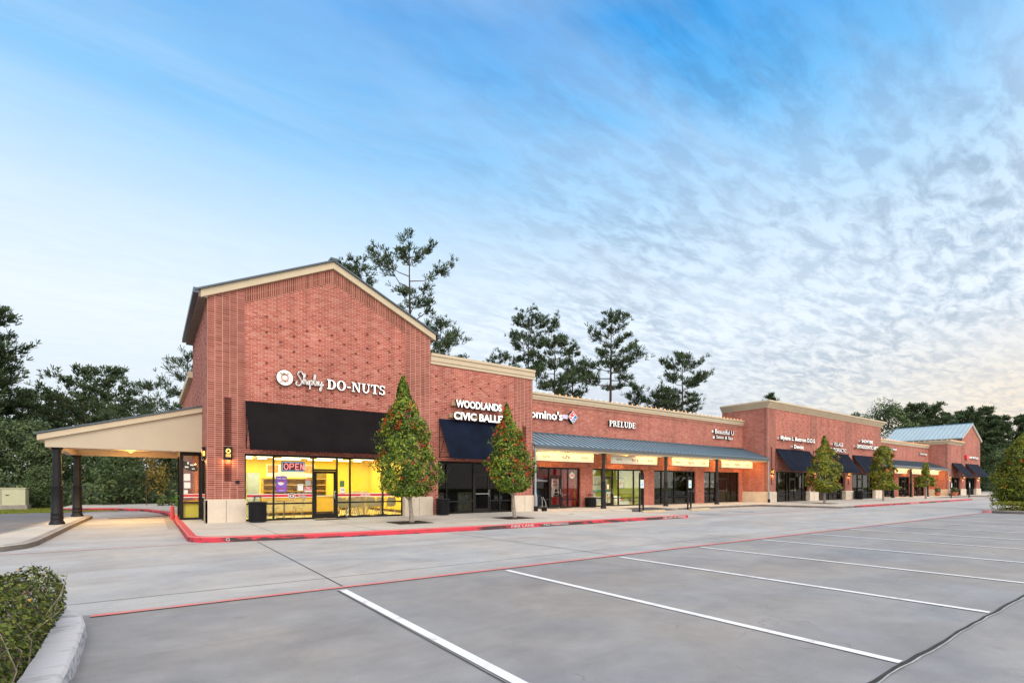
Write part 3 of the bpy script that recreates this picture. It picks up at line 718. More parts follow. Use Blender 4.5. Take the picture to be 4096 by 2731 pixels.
mb.box(CX0,-2.951,cy0,cy1,ztop(CX0)-.24,ztop(CX0)-.04); mb.build('fascia',m_cream,cv)
mb=MB(); mb.prism([(CX0-.05,ztop(CX0)-.035),(CX1,ztop(CX1)-.035),(CX1,ztop(CX1)+.02),(CX0-.05,ztop(CX0)+.02)],'y',cy0-.15,cy1+.15); mb.build('roof',m_trim,cv)
MB().box(-2.65,CX1,cy0+.3,cy1-.3,3.06,3.1).build('soffit',m_canst,cv)
def column(par,x,y,z0,z1,r=.17):
    h=z1-z0; mb=MB()
    prof=[(r*1.45,0),(r*1.45,.03),(r*1.25,.10),(r*1.12,.14),(r*1.12,.20),(r*1.2,.22),(r*1.12,.26),(r*1.1,.36),(r*1.14,.37),(r*1.14,.40),(r*1.06,.42),(r*1.03,1.30*h/2.7),(r*1.06,1.30*h/2.7+.01),(r*1.06,1.30*h/2.7+.05),(r*.86,1.30*h/2.7+.08),(r*.76,h-.16),(r*.84,h-.15),(r*.84,h-.12),(r*.8,h-.1),(r*1.15,h)]
    mb.lathe((x,y,z0),prof,24)
    return mb.build('column',m_black,par,smooth=True)
column(cv,-2.66,23.72,ZW,2.84,.155); column(cv,-2.62,29.3,ZW,2.84,.155)
def area(name,loc,sx_,sy_,power,col,rot=(0,0,0),par=None):
    l=bpy.data.lights.new(name,'AREA'); l.shape='RECTANGLE'; l.size=sx_; l.size_y=sy_; l.energy=power; l.color=col
    o=bpy.data.objects.new(name,l); COL.objects.link(o); o.rotation_euler=rot; o.location=loc
    return o
mb=MB(); mb.box(-1.2,-.2,26.3,26.7,3.0,3.058); mb.build('canopy_glow_lamp',m_sconce,cv)
area('canopy_lamp',(-.7,26.5,2.97),1.0,.4,170,(1,.66,.28))
for yy in (25.2,28.0):  # two round lamps added to warm the soffit and the lane
    l=bpy.data.lights.new('canopy_fill_light','POINT'); l.energy=45; l.color=(1,.5,.14); l.shadow_soft_size=.1; o=bpy.data.objects.new('canopy_fill_light',l); COL.objects.link(o); o.location=(-.7,yy,2.85)
    MB().lathe((-.7,yy,2.97),[(.05,0),(.09,.05),(.09,.09)],14).build('canopy_glow_lamp',m_sconce,cv)

# ---------------------------------------------------------------- B: flat block with one navy awning
B1=16.63
bB=thing('brick_shop_block','red brick shop block with cream cornice and one navy awning beside the tall gabled shop','building',(A1,YF,0))
mb=MB(); gridwall(mb,[A1+.001,15.42,B1],[0,7.20],[(11.0,15.42,ZW-.2,2.68)],YF+.012,YF+.3,mat=lambda u:1 if u>15.42 else 0); headers(mb,10.9,15.1,6.62,3,YF+.012,dx=.49); headers(mb,10.9,11.5,4.9,1,YF+.012,dx=.49); mb.build('wall',[m_brick,m_stack,m_head],bB)
shellbox(bB,A1+.02,B1,YF+.301,39,7.2,left=False)
cornice_slab(bB,A1+.002,B1+.1,YF+.012,7.17,7.66)
mb=MB(); mb.box(15.416,15.424,YF+.009,YF+.014,2.7,7.15); mb.build('control_joint',m_accent,bB)
slot(bB,15.95,16.18,1.70,4.62,YF+.012)
base_block(bB,15.38,16.72,YF-.07,YF+.3,.99)
storefront(bB,11.0,15.42,2.66,YF+.2,[11.56,13.06,14.05,14.63],.74,door=2,transom=2.10)
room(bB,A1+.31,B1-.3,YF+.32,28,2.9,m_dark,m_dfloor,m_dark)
# ---------------------------------------------------------------- C: long low row with covered walk
D0,D1=40.85,64.77
bC=thing('low_brick_row','long low red brick shop row with four shopfronts behind the first covered walk','building',(B1,YC,0))
openC=[(17.5,22.1),(23.18,28.15),(29.28,34.2),(35.33,40.3)]
mb=MB(); gridwall(mb,[B1,D0],[0,6.62],[(a,b,ZW-.2,2.62) for a,b in openC],YC,YC+.25); mb.build('wall',m_brick,bC)
cornice_slab(bC,B1+.1,D0-.001,YC,6.59,6.98,.18)
mb=MB(); mb.face([(B1,YC-.012,6.33),(D0,YC-.012,6.33),(D0,YC-.012,6.588),(B1,YC-.012,6.588)]); mb.face([(B1,YC,6.33),(D0,YC,6.33),(D0,YC-.012,6.33),(B1,YC-.012,6.33)]); mb.build('soldier_brick_course',m_sold,bC)
shellbox(bC,B1+.01,D0-.01,YC+.251,39,6.6,left=False,right=False)
for x in (22.65,28.7,34.75): MB().box(x-.005,x+.005,YC-.003,YC+.002,ZW,6.3).build('control_joint',m_accent,bC)
YW=YC+.1
storefront(bC,17.5,22.1,2.61,YW,[19.62,20.58,21.15],.68,door=1,transom=2.08)
storefront(bC,23.18,28.15,2.61,YW,[24.15,25.15,25.72,27.25],.68,door=1,transom=2.06,gl=m_glass)
storefront(bC,29.28,34.2,2.61,YW,[30.25,31.75,33.25],.70,door=3,transom=2.08)
storefront(bC,35.33,40.3,2.61,YW,[36.3,37.05,38.65,39.3],.70,door=2,transom=2.08)
# ---------------------------------------------------------------- D: tall block with three navy awnings
bD=thing('tall_brick_block','tall flat-topped red brick block with deep cream cornice and three navy awnings','building',(D0,YF,0))
openD=[(42.2,48.15),(49.7,55.65),(57.3,63.1)]
mb=MB(); gridwall(mb,[D0,42.2,48.15,49.7,55.65,57.3,63.1,D1],[0,7.9],[(a,b,ZW-.2,2.72) for a,b in openD],YF,YF+.3,mat=lambda u:0 if any(a<u<b for a,b in openD) else 1)
gridwall(mb,[YF+.301,25.3],[0,7.9],[],D0,D0+.3,ax='x'); headers(mb,43.4,63.2,7.1,2,YF,dx=.62,dz=.30); headers(mb,43.4,63.2,5.5,1,YF,dx=.62,dz=.30); mb.build('wall',[m_brick,m_stack,m_head],bD)
shellbox(bD,D0+.05,D1,25.301,39,6.6,left=False,right=False)
MB().box(D1-.3,D1,YF+.301,25.3,0,7.9).box(D0+.301,D1-.301,25.0,25.3,0,7.9).box(D0+.301,D1-.301,YF+.31,24.99,7.5,7.6).build('side_and_back_wall',m_brick,bD)
cove(bD,D0,D1,YF,7.87,8.42,25.3,True,True)
for x in (41.5,48.93,56.4,63.9): slot(bD,x-.12,x+.12,2.9,4.65,YF); slot(bD,x-.12,x+.12,1.6,2.4,YF)
for a,b in ((40.79,42.2),(48.05,49.78),(55.55,57.38),(63.02,64.85)): base_block(bD,a,b,YF-.09,YF+.3,1.02)
mb=MB(); mb.box(D0-.06,D0,YF+.3,YC,ZW,1.0); mb.build('stone_base',m_stone,bD)
storefront(bD,42.2,48.15,2.70,YF+.2,[42.95,44.4,44.9,45.95,47.3],.77,door=3,transom=2.1)
storefront(bD,49.7,55.65,2.70,YF+.2,[50.6,52.6,53.5,55.0],.77,door=2,transom=2.1)
storefront(bD,57.3,63.1,2.70,YF+.2,[57.9,59.2,60.5,62.0],.77,door=2,transom=2.2)
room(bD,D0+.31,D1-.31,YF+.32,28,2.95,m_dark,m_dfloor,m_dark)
# ---------------------------------------------------------------- E, F, G
E1=88.32
bE=thing('far_low_brick_row','far low red brick shop row with string lights behind the second covered walk','building',(D1,YC,0))
openE=[(66.2,70.6),(71.8,75.2),(76.9,80.9),(82.5,86.6)]
mb=MB(); gridwall(mb,[D1,E1],[0,6.72],[(a,b,ZW-.2,2.66) for a,b in openE],YC,YC+.25); mb.build('wall',m_brick,bE)
cornice_slab(bE,D1+.001,E1-.001,YC,6.70,7.07,.18)
MB().box(D1,E1,YC-.012,YC,6.45,6.698).build('soldier_brick_course',m_sold,bE)
shellbox(bE,D1+.01,E1,YC+.251,39,6.7,left=False,right=False)
for i,(a,b) in enumerate(openE): storefront(bE,a,b,2.65,YC+.1,[a+(b-a)*.38,a+(b-a)*.64],.7,door=1,transom=2.1)
room(bE,D1+.3,E1,YC+.3,29,2.95,m_dark,m_dfloor,m_dark)
bF=thing('corner_brick_block','small brick corner block with cream cornice and string lights in front of the far gable','building',(E1,YF,0))
mb=MB(); gridwall(mb,[E1,89.9,94.2,94.72],[0,7.22],[(89.9,94.2,ZW-.2,2.72)],YF,YF+.3,mat=lambda u:1 if u<89.9 else 0)
gridwall(mb,[YF+.301,25.45],[0,7.22],[],E1,E1+.3,ax='x'); headers(mb,90.2,94.3,6.6,2,YF,dx=.62,dz=.30); mb.build('wall',[m_brick,m_stack,m_head],bF)
cove(bF,E1,94.7,YF,7.20,7.70,25.45,True,False)
MB().box(E1+.301,94.7,25.2,25.45,0,7.2).box(E1+.3,94.7,YF+.31,25.2,7.0,7.1).build('side_and_back_wall',m_brick,bF)
storefront(bF,89.9,94.2,2.70,YF+.2,[90.9,92.3,93.2],.8,door=2,transom=2.1)
room(bF,E1+.31,94.71,YF+.32,25.1,2.95,m_dark,m_dfloor,m_dark)
base_block(bF,E1-.06,89.9,YF-.09,YF+.3,1.05); MB().box(E1-.06,E1,YF+.3,YC,ZW,1.02).build('stone_base',m_stone,bF)
G0,G1,GM,GE,GA=94.72,104.2,99.4,8.5,10.62
bG=thing('far_gabled_building','far gabled red brick shop with pale blue metal roof, last in the row','building',(G0,YF,0))
mb=MB(); gridwall(mb,[G0,96.4,101.9,G1],[0,GE],[(96.4,101.9,ZW-.2,2.72)],YF-.05,YF+.25,mat=lambda u:0 if 96.4<u<101.9 else 1)
mb.face([(G0,YF-.05,GE),(G1,YF-.05,GE),(GM,YF-.05,GA)],0)
mb.box(G0,G0+.3,YF+.251,30.4,0,GE); mb.box(G1-.3,G1,YF+.251,30.4,0,GE); mb.box(G0+.3,G1-.3,30.1,30.4,0,GE); mb.face([(G1,30.39,GE),(G0,30.39,GE),(GM,30.39,GA)],0)
headers(mb,95.4,103.8,7.4,3,YF-.05,dx=.62,dz=.30); mb.build('wall',[m_brick,m_stack,m_head],bG)
sg=(GA-GE)/(GM-G0)
mb=MB()
for sgn in (1,-1):
    X=lambda x: x if sgn>0 else 2*GM-x
    mb.prism([(X(G0-.5),GE-.5*sg+.02),(GM,GA+.02),(GM,GA+.14),(X(G0-.5),GE-.5*sg+.14)],'y',YF-.25,30.6,0)
    for k in range(20): mb.prism([(X(G0-.5),GE-.5*sg+.14),(GM,GA+.14),(GM,GA+.19),(X(G0-.5),GE-.5*sg+.19)],'y',YF-.2+k*.56,YF-.16+k*.56,1)
mb.box(GM-.1,GM+.1,YF-.26,30.6,GA+.1,GA+.22,1)
mb.build('roof',[m_roof2,m_roof],bG)
mb=MB(); 
for sgn in (1,-1):
    X=lambda x: x if sgn>0 else 2*GM-x
    mb.prism([(X(G0-.45),GE-.45*sg-.16),(GM,GA-.16),(GM,GA+.01),(X(G0-.45),GE-.45*sg+.01)],'y',YF-.2,YF-.052)
mb.build('rake_fascia',m_cream,bG)
MB().box(G0-.5,G0-.38,YF-.2,30.6,GE-.42,GE-.2).box(G0-.38,G0,YF-.1,30.5,GE-.3,GE-.24).build('gutter',m_trim,bG)
storefront(bG,96.4,101.9,2.70,YF+.15,[97.4,98.8,99.8,100.9],.8,door=2,transom=2.1)
room(bG,G0+.31,G1-.31,YF+.3,28,2.95,m_dark,m_dfloor,m_dark)
base_block(bG,93.9,96.5,YF-.12,YF-.051,1.05); base_block(bG,101.8,104.4,YF-.12,YF+.2,1.08)
MB().box(104.5,150,YF+3,YF+3.2,ZW,.4).build('low_wall',m_kerbg,bG)

# ---------------------------------------------------------------- covered walks
def covered_walk(label,x0,x1,dz,cols,mroof,name='covered_walkway'):
    w=thing(name,label,'canopy',((x0+x1)/2,YF,0))
    ya,yb,za,zb=YF-.12,YC-.02,3.72+dz,4.60+dz
    mb=MB(); mb.prism([(ya,za),(yb,zb),(yb,zb-.06),(ya,za-.06)],'x',x0,x1)
    n=int((x1-x0)/.42)
    for k in range(n+1):
        x=x0+.02+k*(x1-x0-.05)/n
        mb.prism([(ya+.02,za+.002),(yb,zb+.002),(yb,zb+.045),(ya+.02,za+.045)],'x',x,x+.028,1)
    mb.box(x0,x1,yb-.06,yb+.01,zb,zb+.07,1)
    mb.build('roof',[mroof,m_trim],w)
    mb=MB(); mb.box(x0,x1,ya-.10,ya-.001,za-.17,za-.005); mb.build('gutter',m_trim,w)
    MB().box(x0,x1,ya,yb,3.52+dz,3.555+dz).build('soffit',m_cream,w)
    MB().box(x0,x1,ya,ya+.12,3.556+dz,3.64+dz).box(x0,x1,ya+.05,ya+.30,3.42+dz,3.519+dz).build('header_beam',m_cream,w)
    for x in cols: column(w,x,YF+.02,ZW,3.42+dz,.125)
    return w
def downspout(par,x,y,dz=0):
    mb=MB(); mb.box(x-.045,x+.045,y-.11,y-.03,1.05,3.62+dz); mb.prism([(y-.11,1.10),(y-.03,1.10),(y-.08,.92),(y-.16,.92)],'x',x-.06,x+.06); mb.box(x-.065,x+.065,y-.17,y-.07,.42,.95)
    d=mb.build('downspout',m_galv,par)
    MB().box(x-.08,x+.08,y-.19,y-.06,ZW,.42).build('downspout_boot',m_black,par)
w1=covered_walk('long blue grey metal-roofed covered walk on black columns, nearest one',B1+.002,D0-.002,0,[22.0,27.85,33.75],m_roof)
downspout(w1,B1+.07,YF-.06); downspout(w1,D0-.08,YF-.06)
w2=covered_walk('far covered walk with pale metal roof partly hidden behind two small trees',D1+.002,E1-.002,.08,[68.3,74.15,80.0],m_roof2)
downspout(w2,E1-.08,YF-.06,.08)
# hanging boards with scroll ornament
def spiral(cx_,cz,r,s,mir=1,turn=1.6):
    pts=[]; n=16
    for i in range(n+1):
        t=i/n; a=s+t*turn*2*math.pi; rr=r*(1-t*.78); pts.append((cx_+mir*rr*math.cos(a),cz+rr*math.sin(a)))
    return pts
def board(x0,x1,zc,label,grp,fl=True):
    y=YF+.42; h=.47; t=thing('hanging_board',label,'sign board',((x0+x1)/2,y,zc+h/2),grp)
    b=MB().box(x0,x1,y,y+.04,zc-h/2,zc+h/2).build('panel',m_board,t)
    f=MB(); e=.015
    for q in ((x0-.02,x1+.02,zc-h/2-.02,zc-h/2),(x0-.02,x1+.02,zc+h/2,zc+h/2+.02),(x0-.02,x0,zc-h/2,zc+h/2),(x1,x1+.02,zc-h/2,zc+h/2)): f.box(q[0],q[1],y-.012,y+.045,q[2],q[3],1)
    a=.09
    for q in ((x0+a,x1-a,zc-h/2+.05,zc-h/2+.058),(x0+a,x1-a,zc+h/2-.058,zc+h/2-.05),(x0+a,x0+a+.01,zc-h/2+.058,zc+h/2-.058),(x1-a-.01,x1-a,zc-h/2+.058,zc+h/2-.058)): f.box(q[0],q[1],y-.003,y+.001,q[2],q[3],0)
    f.build('border',[m_bf,m_board],t)
    w=x1-x0; o=MB()
    for c,s in ((x0+w*.16,.8),(x0+w*.5,1.05),(x0+w*.84,.8)):
        for P_ in (spiral(c-.24*s,zc+.02,.075*s,-1.2,1),spiral(c+.24*s,zc-.02,.075*s,1.9,1),spiral(c-.04*s,zc-.05*s,.04*s,.5),spiral(c+.05*s,zc+.06*s,.04*s,3.5)):
            o.tube([(p[0],y-.006,p[1]) for p in P_],.009*s,4)
        o.tube([(c-.24*s,y-.006,zc-.055*s),(c-.1*s,y-.006,zc-.05*s),(c,y-.006,zc),(c+.12*s,y-.006,zc+.05*s),(c+.24*s,y-.006,zc+.055*s)],.010*s,4)
    o.build('scroll_ornament',m_bf,t)
    # open box bracket behind the panel
    k=MB(); u0,u1=x0-.35,x1+.33
    k.box(u0,u1,y+.10,y+.16,zc-h/2-.05,zc-h/2+.0); k.box(u0,u0+.05,y+.10,y+.16,zc-h/2,3.515); k.box(u1-.05,u1,y+.10,y+.16,zc-h/2,3.515)
    k.box(x0+.1,x0+.14,y+.041,y+.10,zc-h/2,zc-h/2+.03); k.box(x1-.14,x1-.1,y+.041,y+.10,zc-h/2,zc-h/2+.03)
    k.build('bracket',m_bf,t)
    return t
bl=['cream scroll-painted board hanging left of the first walkway column','cream scroll-painted board lit on its right half only, between the first two columns','cream scroll-painted board hanging between the second and third walkway columns','cream scroll-painted board hanging right of the third walkway column']
bx=[(17.2,21.55),(23.1,27.45),(29.05,33.35),(35.0,39.3)]
for (a,b),l in zip(bx,bl): board(a,b,3.14,l,'hanging boards under the covered walks')
bl2=['far hanging board left of the far walkway column, showing beside the slim tree','far hanging board between the columns, behind the smallest tree','last hanging board at the right end of the far walk']
for (a,b),l in zip([(70.2,74.2),(75.9,80.0),(82.0,86.0)],bl2): board(a,b,3.21,l,'hanging boards under the covered walks')
def tubelamp(x0,x1,z,lit,label,grp):
    y=YF+.24; t=thing('strip_lamp',label,'lamp',((x0+x1)/2,y,z),grp)
    MB().box(x0,x1,y-.04,y+.04,z,z+.045).build('housing',m_cream,t)
    MB().box(x0+.05,x1-.05,y-.02,y+.025,z-.022,z-.001).build('tube',m_tubew if lit else m_paper,t)
    MB().box(x0+.3,x0+.36,y-.02,y+.02,z+.045,3.42 if z<3.42 else z+.05).box(x1-.36,x1-.3,y-.02,y+.02,z+.045,3.42 if z<3.42 else z+.05).build('hanger',m_bf,t)
    if lit: area('strip_lamp_light',((x0+x1)/2,y+.03,z-.03),x1-x0-.1,.05,8.5*(x1-x0),(1,.55,.17),(R(4),0,0))
G_='strip lamps over the hanging boards'
names=['first','second','third','fourth']
for i,(a,b) in enumerate(bx):
    m=(a+b)/2
    tubelamp(a-.1,m-.03,3.44,i!=1,('unlit' if i==1 else 'lit')+' strip lamp over the left half of the %s hanging board'%names[i],G_)
    tubelamp(m+.03,b+.35,3.44,True,'lit strip lamp over the right half of the %s hanging board'%names[i],G_)
for (a,b),l in zip([(70.2,74.2),(75.9,80.0),(82.0,86.0)],('left','middle','right')): tubelamp(a,b+.3,3.50,True,'long lit strip lamp over the %s board of the far walk'%l,G_)

def soffit_fill_lamp(x,dz,label,pw):  # round fixtures added to throw orange glow on the walls behind the boards
    t=thing('soffit_fill_lamp',label,'lamp',(x,YF+1.15,3.5+dz),'added fill lamps under the walkway soffits'); MB().lathe((x,YF+1.15,3.46+dz),[(.10,0),(.11,.03),(.11,.06)],16).build('lens',m_sconce,t)
    l=bpy.data.lights.new('soffit_fill_light','POINT'); l.energy=pw*.62; l.color=(1,.55,.14); l.shadow_soft_size=.12; o=bpy.data.objects.new('soffit_fill_light',l); COL.objects.link(o); o.location=(x,YF+1.15,3.30+dz)
for x,l,pw in ((19.4,'added round fill lamp behind the first hanging board',60),(25.3,'added round fill lamp behind the second hanging board',85),(31.2,'added round fill lamp behind the third hanging board',85),(36.8,'added round fill lamp behind the fourth hanging board',90),(39.9,'added round fill lamp at the right end of the near covered walk',75)): soffit_fill_lamp(x,0,l,pw)
for x,l,pw in ((73,'added round fill lamp at the left of the far walk',90),(79,'added round fill lamp at the middle of the far walk',90),(86.9,'added round fill lamp at the right end of the far walk',140)): soffit_fill_lamp(x,.08,l,pw)
# ---------------------------------------------------------------- awnings
def awning(x0,x1,zt,zb,dep,label,mt,seams,y=YF,grp='sloping canvas awnings'):
    t=thing('awning',label,'awning',((x0+x1)/2,y,zb),grp)
    mb=MB(); n=max(2,seams*3); ns=6; vz=.13
    rng=random.Random(int(x0*10))
    grid=[]
    for i in range(n+1):
        u=i/n; x=x0+(x1-x0)*u; row=[]
        ph=(u*seams)%1.0
        sag=.018*math.sin(math.pi*ph)
        for j in range(ns+1):
            v=j/ns; row.append((x,y-.02-dep*v+sag*math.sin(math.pi*v)*.6,zt+(zb-zt)*v-sag*math.sin(math.pi*v)))
        row.append((x,y-.02-dep,zb-vz+rng.uniform(-.006,.006))); grid.append(row)
    for a,b in zip(grid,grid[1:]):
        for j in range(len(a)-1): mb.face([a[j+1],b[j+1],b[j],a[j]])
    for r in (grid[0],grid[-1]): pass
    f=mb.build('canvas',mt,t,smooth=True)
    sm=MB()
    for k in range(1,seams):
        x=x0+(x1-x0)*k/seams
        sm.prism([(y-.03,zt+.004),(y-.02-dep,zb+.004),(y-.02-dep,zb-.01),(y-.03,zt-.01)],'x',x-.012,x+.012)
    if seams>1: sm.build('canvas_seam',mt,t)
    fr=MB()
    for x in (x0+.03,(x0+x1)/2,x1-.03):
        fr.tube([(x,y-.03,zt-.10),(x,y+.02-dep,zb-.06)],.016,6); fr.tube([(x,y-.02,zb-.02),(x,y-dep,zb-.05)],.016,6)
        fr.tube([(x,y-.02,(zt+zb)/2),(x,y-.02-dep*.5,(zt+zb)/2)],.014,6); fr.tube([(x,y-.02-dep*.5,(zt+zb)/2),(x,y-.05,zb)],.012,6); fr.tube([(x,y-.02,zb-.02),(x,y-.02,zt-.06)],.014,6)
    fr.tube([(x0+.03,y-dep,zb-.05),(x1-.03,y-dep,zb-.05)],.016,6)
    fr.build('frame',m_black,t)
awning(2.90,9.33,4.70,2.93,1.10,'very wide flat black awning over the lit yellow shop window',m_awn,1)
awning(11.02,15.40,4.66,2.87,1.10,'navy awning beside the second tree, on the block next to the gabled shop',m_awn2,2)
awning(42.15,48.10,4.60,2.84,1.15,'navy ribbed awning nearest of the three on the tall far block',m_awn2,5)
awning(50.1,56.2,4.60,2.84,1.15,'navy ribbed awning half hidden by the third tree on the tall block',m_awn2,5)
awning(57.3,63.0,4.60,2.84,1.15,'navy ribbed awning farthest along on the tall block, by the fourth tree',m_awn2,5)
awning(89.95,94.6,4.68,2.88,1.35,'left one of the two small dark awnings on the far end shops',m_awn2,1)
awning(96.3,103.0,4.72,2.90,1.35,'right one of the two small dark awnings on the far end shops, under the gable',m_awn2,1,y=YF-.05)

# ================================================================ SIGNS
def arcp(cx_,cz,ro,ri,a0,a1,n=14):
    """ring segment, radii as (x,z) pairs"""
    o=[(cx_+ro[0]*math.cos(R(a0+(a1-a0)*i/n)),cz+ro[1]*math.sin(R(a0+(a1-a0)*i/n))) for i in range(n+1)]
    q=[(cx_+ri[0]*math.cos(R(a0+(a1-a0)*i/n)),cz+ri[1]*math.sin(R(a0+(a1-a0)*i/n))) for i in range(n+1)]
    return [[o[i],o[i+1],q[i+1],q[i]] for i in range(n)]
def bxp(a,b,c,d): return [[(a,c),(b,c),(b,d),(a,d)]]
SER={'D':(.95,bxp(.12,.34,.0,1)+bxp(0,.40,0,.09)+bxp(0,.40,.91,1)+arcp(.40,.5,(.52,.5),(.28,.41),-90,90)),
'O':(1.0,arcp(.5,.5,(.49,.53),(.25,.44),0,360,24)),
'-':(.5,bxp(.06,.44,.34,.47)),
'N':(1.05,bxp(.12,.22,.0,.95)+bxp(0,.34,0,.08)+bxp(.0,.3,.92,1)+[[(.12,1),(.36,1),(.92,0),(.74,0)]]+bxp(.80,.90,.05,1)+bxp(.68,1.02,.92,1)),
'U':(1.0,bxp(.12,.34,.35,1)+bxp(0,.46,.91,1)+bxp(.76,.86,.35,1)+bxp(.64,.98,.91,1)+arcp(.49,.36,(.37,.38),(.20,.26),180,360)),
'T':(.9,bxp(.34,.56,0,1)+bxp(.22,.68,0,.09)+bxp(0,.9,.90,1)+[[(0,.7),(.06,.7),(.12,.9),(0,.9)],[(.84,.7),(.9,.7),(.9,.9),(.78,.9)]]),
'S':(.75,arcp(.37,.74,(.33,.28),(.15,.18),20,270)+arcp(.37,.27,(.35,.29),(.15,.18),-160,90)+bxp(.62,.70,.72,.98)+bxp(.02,.09,.02,.30)),
'P':(.82,bxp(.10,.30,0,1)+bxp(0,.42,0,.08)+bxp(0,.40,.92,1)+arcp(.38,.72,(.40,.28),(.20,.20),-90,90)),
'R':(.95,bxp(.10,.30,0,1)+bxp(0,.42,0,.08)+bxp(0,.40,.92,1)+arcp(.38,.73,(.38,.27),(.19,.19),-90,90)+[[(.42,.50),(.60,.50),(.92,.0),(.70,.0)]]),
'E':(.82,bxp(.10,.30,0,1)+bxp(0,.74,0,.09)+bxp(0,.72,.91,1)+bxp(.3,.56,.46,.55)+bxp(.68,.74,.0,.3)+bxp(.66,.72,.72,1)+bxp(.52,.57,.36,.65)),
'L':(.80,bxp(.10,.30,0,1)+bxp(0,.42,.92,1)+bxp(0,.74,0,.09)+bxp(.68,.74,0,.32))}
def serif(mb,txt,x0,x1,z0,z1,y,depth=.1):
    tot=sum(SER[c][0]+.07 for c in txt)-.07; k=(x1-x0)/tot; h=z1-z0; x=x0; n=0
    for c in txt:
        for poly in SER[c][1]:
            n+=1; q=[(x+p[0]*k,z0+p[1]*h) for p in poly]; yy=y-.0004*(n%9)
            ar=sum(q[i][0]*q[(i+1)%len(q)][1]-q[(i+1)%len(q)][0]*q[i][1] for i in range(len(q)))
            if ar<0: q=q[::-1]
            mb.face([(p[0],yy,p[1]) for p in q],0)
            g=[(p[0]*1.0,p[1]) for p in q]; mb.prism(g,'y',yy+.003,y+depth,1)
        x+=(SER[c][0]+.07)*k
    return mb
def catmull(P_,n=5):
    o=[]; 
    for i in range(len(P_)-1):
        a=P_[max(i-1,0)];b=P_[i];c=P_[i+1];d=P_[min(i+2,len(P_)-1)]
        for j in range(n):
            t=j/n; o.append(tuple(.5*((2*b[k])+(-a[k]+c[k])*t+(2*a[k]-5*b[k]+4*c[k]-d[k])*t*t+(-a[k]+3*b[k]-3*c[k]+d[k])*t**3) for k in (0,1)))
    o.append(P_[-1]); return o
SCR=[[(1.5,1.55),(1.35,1.9),(.85,2.0),(.5,1.6),(.8,1.05),(1.2,.5),(1.1,-.05),(.6,-.35),(.15,-.1),(.3,.35)],
[(1.25,.05),(1.6,.6),(1.92,1.5),(1.8,1.75),(1.65,1.35),(1.66,.02),(1.8,.55),(2.05,.75),(2.16,.5),(2.15,.12),(2.38,.02),(2.55,.45),(2.6,.7),(2.55,.12),(2.78,.05),(2.98,.75)],
[(2.98,.78),(2.9,-.75),(3.0,.4),(3.28,.78),(3.48,.45),(3.3,.08),(3.05,.12)],[(3.3,.08),(3.6,.3),(3.9,1.0),(4.02,1.7),(3.82,1.8),(3.75,1.0),(3.85,.12),(4.1,.05),(4.4,.4),(4.5,.68),(4.3,.76),(4.2,.4),(4.38,.04),(4.66,.2),(4.8,.72),(4.85,.18),(5.05,.06),(5.3,.4),(5.38,.74)],
[(5.38,.76),(5.32,-.2),(5.1,-.85),(4.88,-.6),(5.3,-.1),(5.75,.3)]]
def script(mb,x0,x1,z0,z1,y,r=.03,inner=True):
    kx=(x1-x0)/5.7; kz=(z1-z0)/2.85
    for st in SCR:
        p=[(x0+a*kx,z0+(b+.85)*kz) for a,b in catmull(st)]
        mb.tube([(a,y+.03,b) for a,b in p],r*1.6,5,1)
        mb.tube([(a,y,b) for a,b in p],r,5,0)
        if inner: mb.tube([(a,y-r*.75,b) for a,b in p],r*.42,4,2)
    return mb
def sign(name,label,cat,x,y,z,grp='channel letter signs on the brick walls'): return thing(name,label,cat,(x,y,z),grp)
# donut shop
t=sign('wall_sign','round medallion, script word and white serif letters high on the gabled shop','wall sign',6.2,YF-.1,5.6)
mb=MB(); y=YF-.13
cyl=lambda mb,cx_,cz,r,y0,y1,m,n=28: mb.prism([(cx_+r*math.cos(2*math.pi*i/n),cz+r*math.sin(2*math.pi*i/n)) for i in range(n)],'y',y0,y1,m)
dc=(4.27,5.71)
cyl(mb,*dc,.31,y,YF-.01,1); cyl(mb,*dc,.295,y-.004,y-.001,0); cyl(mb,*dc,.262,y-.006,y-.0045,2); cyl(mb,*dc,.245,y-.008,y-.0065,0); cyl(mb,*dc,.155,y-.010,y-.0085,2); cyl(mb,*dc,.085,y-.013,y-.011,0)
text_mb(mb,'SHIPLEY',4.10,4.44,5.80,5.90,y-.017,.003,3,3,.02); text_mb(mb,'DO-NUTS',4.11,4.43,5.52,5.60,y-.017,.003,3,3,.02)
mb.build('medallion',[m_glowwhite,m_side,M('donut tan print',(.62,.30,.20),.6),m_side],t)
script(MB(),4.66,5.74,5.34,6.02,YF-.12,.028).build('script_word',[m_glowwhite,m_side,m_brown],t)
serif(MB(),'DO-NUTS',5.88,8.36,5.46,5.85,YF-.13,.12).build('letters',[m_glowwhite,m_side],t)
def letters(lines,label,y,depth=.12,fm=None,raceway=None,bold=.018,name='wall_sign',sh=0.):
    xs=[q[1] for q in lines]; t=sign(name,label,'wall sign',sum((q[1]+q[2])/2 for q in lines)/len(lines),y,lines[-1][3])
    for q in lines:
        mb=MB(); text_mb(mb,q[0],q[1],q[2],q[3],q[4],y,depth,0,1,bold,sh); mb.build('letters',[fm or m_glowwhite,m_side],t)
        if raceway: 
            zc=(q[3]+q[4])/2; MB().box(q[1]-.16,q[1]+.05 if raceway is not m_wood2 else q[2]-.1,y+depth+.002,y+depth+.14,zc-.10,zc+.10).build('raceway',raceway,t)
    return t
m_wood2=M('bare tan raceway',(.36,.22,.13),.7)
letters([('WOODLANDS',11.80,14.42,5.23,5.60),('CIVIC BALLET',11.68,14.75,4.65,5.02)],'two rows of bold white block capitals beside the second tree, over a navy awning',YF-.28,.13,raceway=m_wood2,bold=.038)
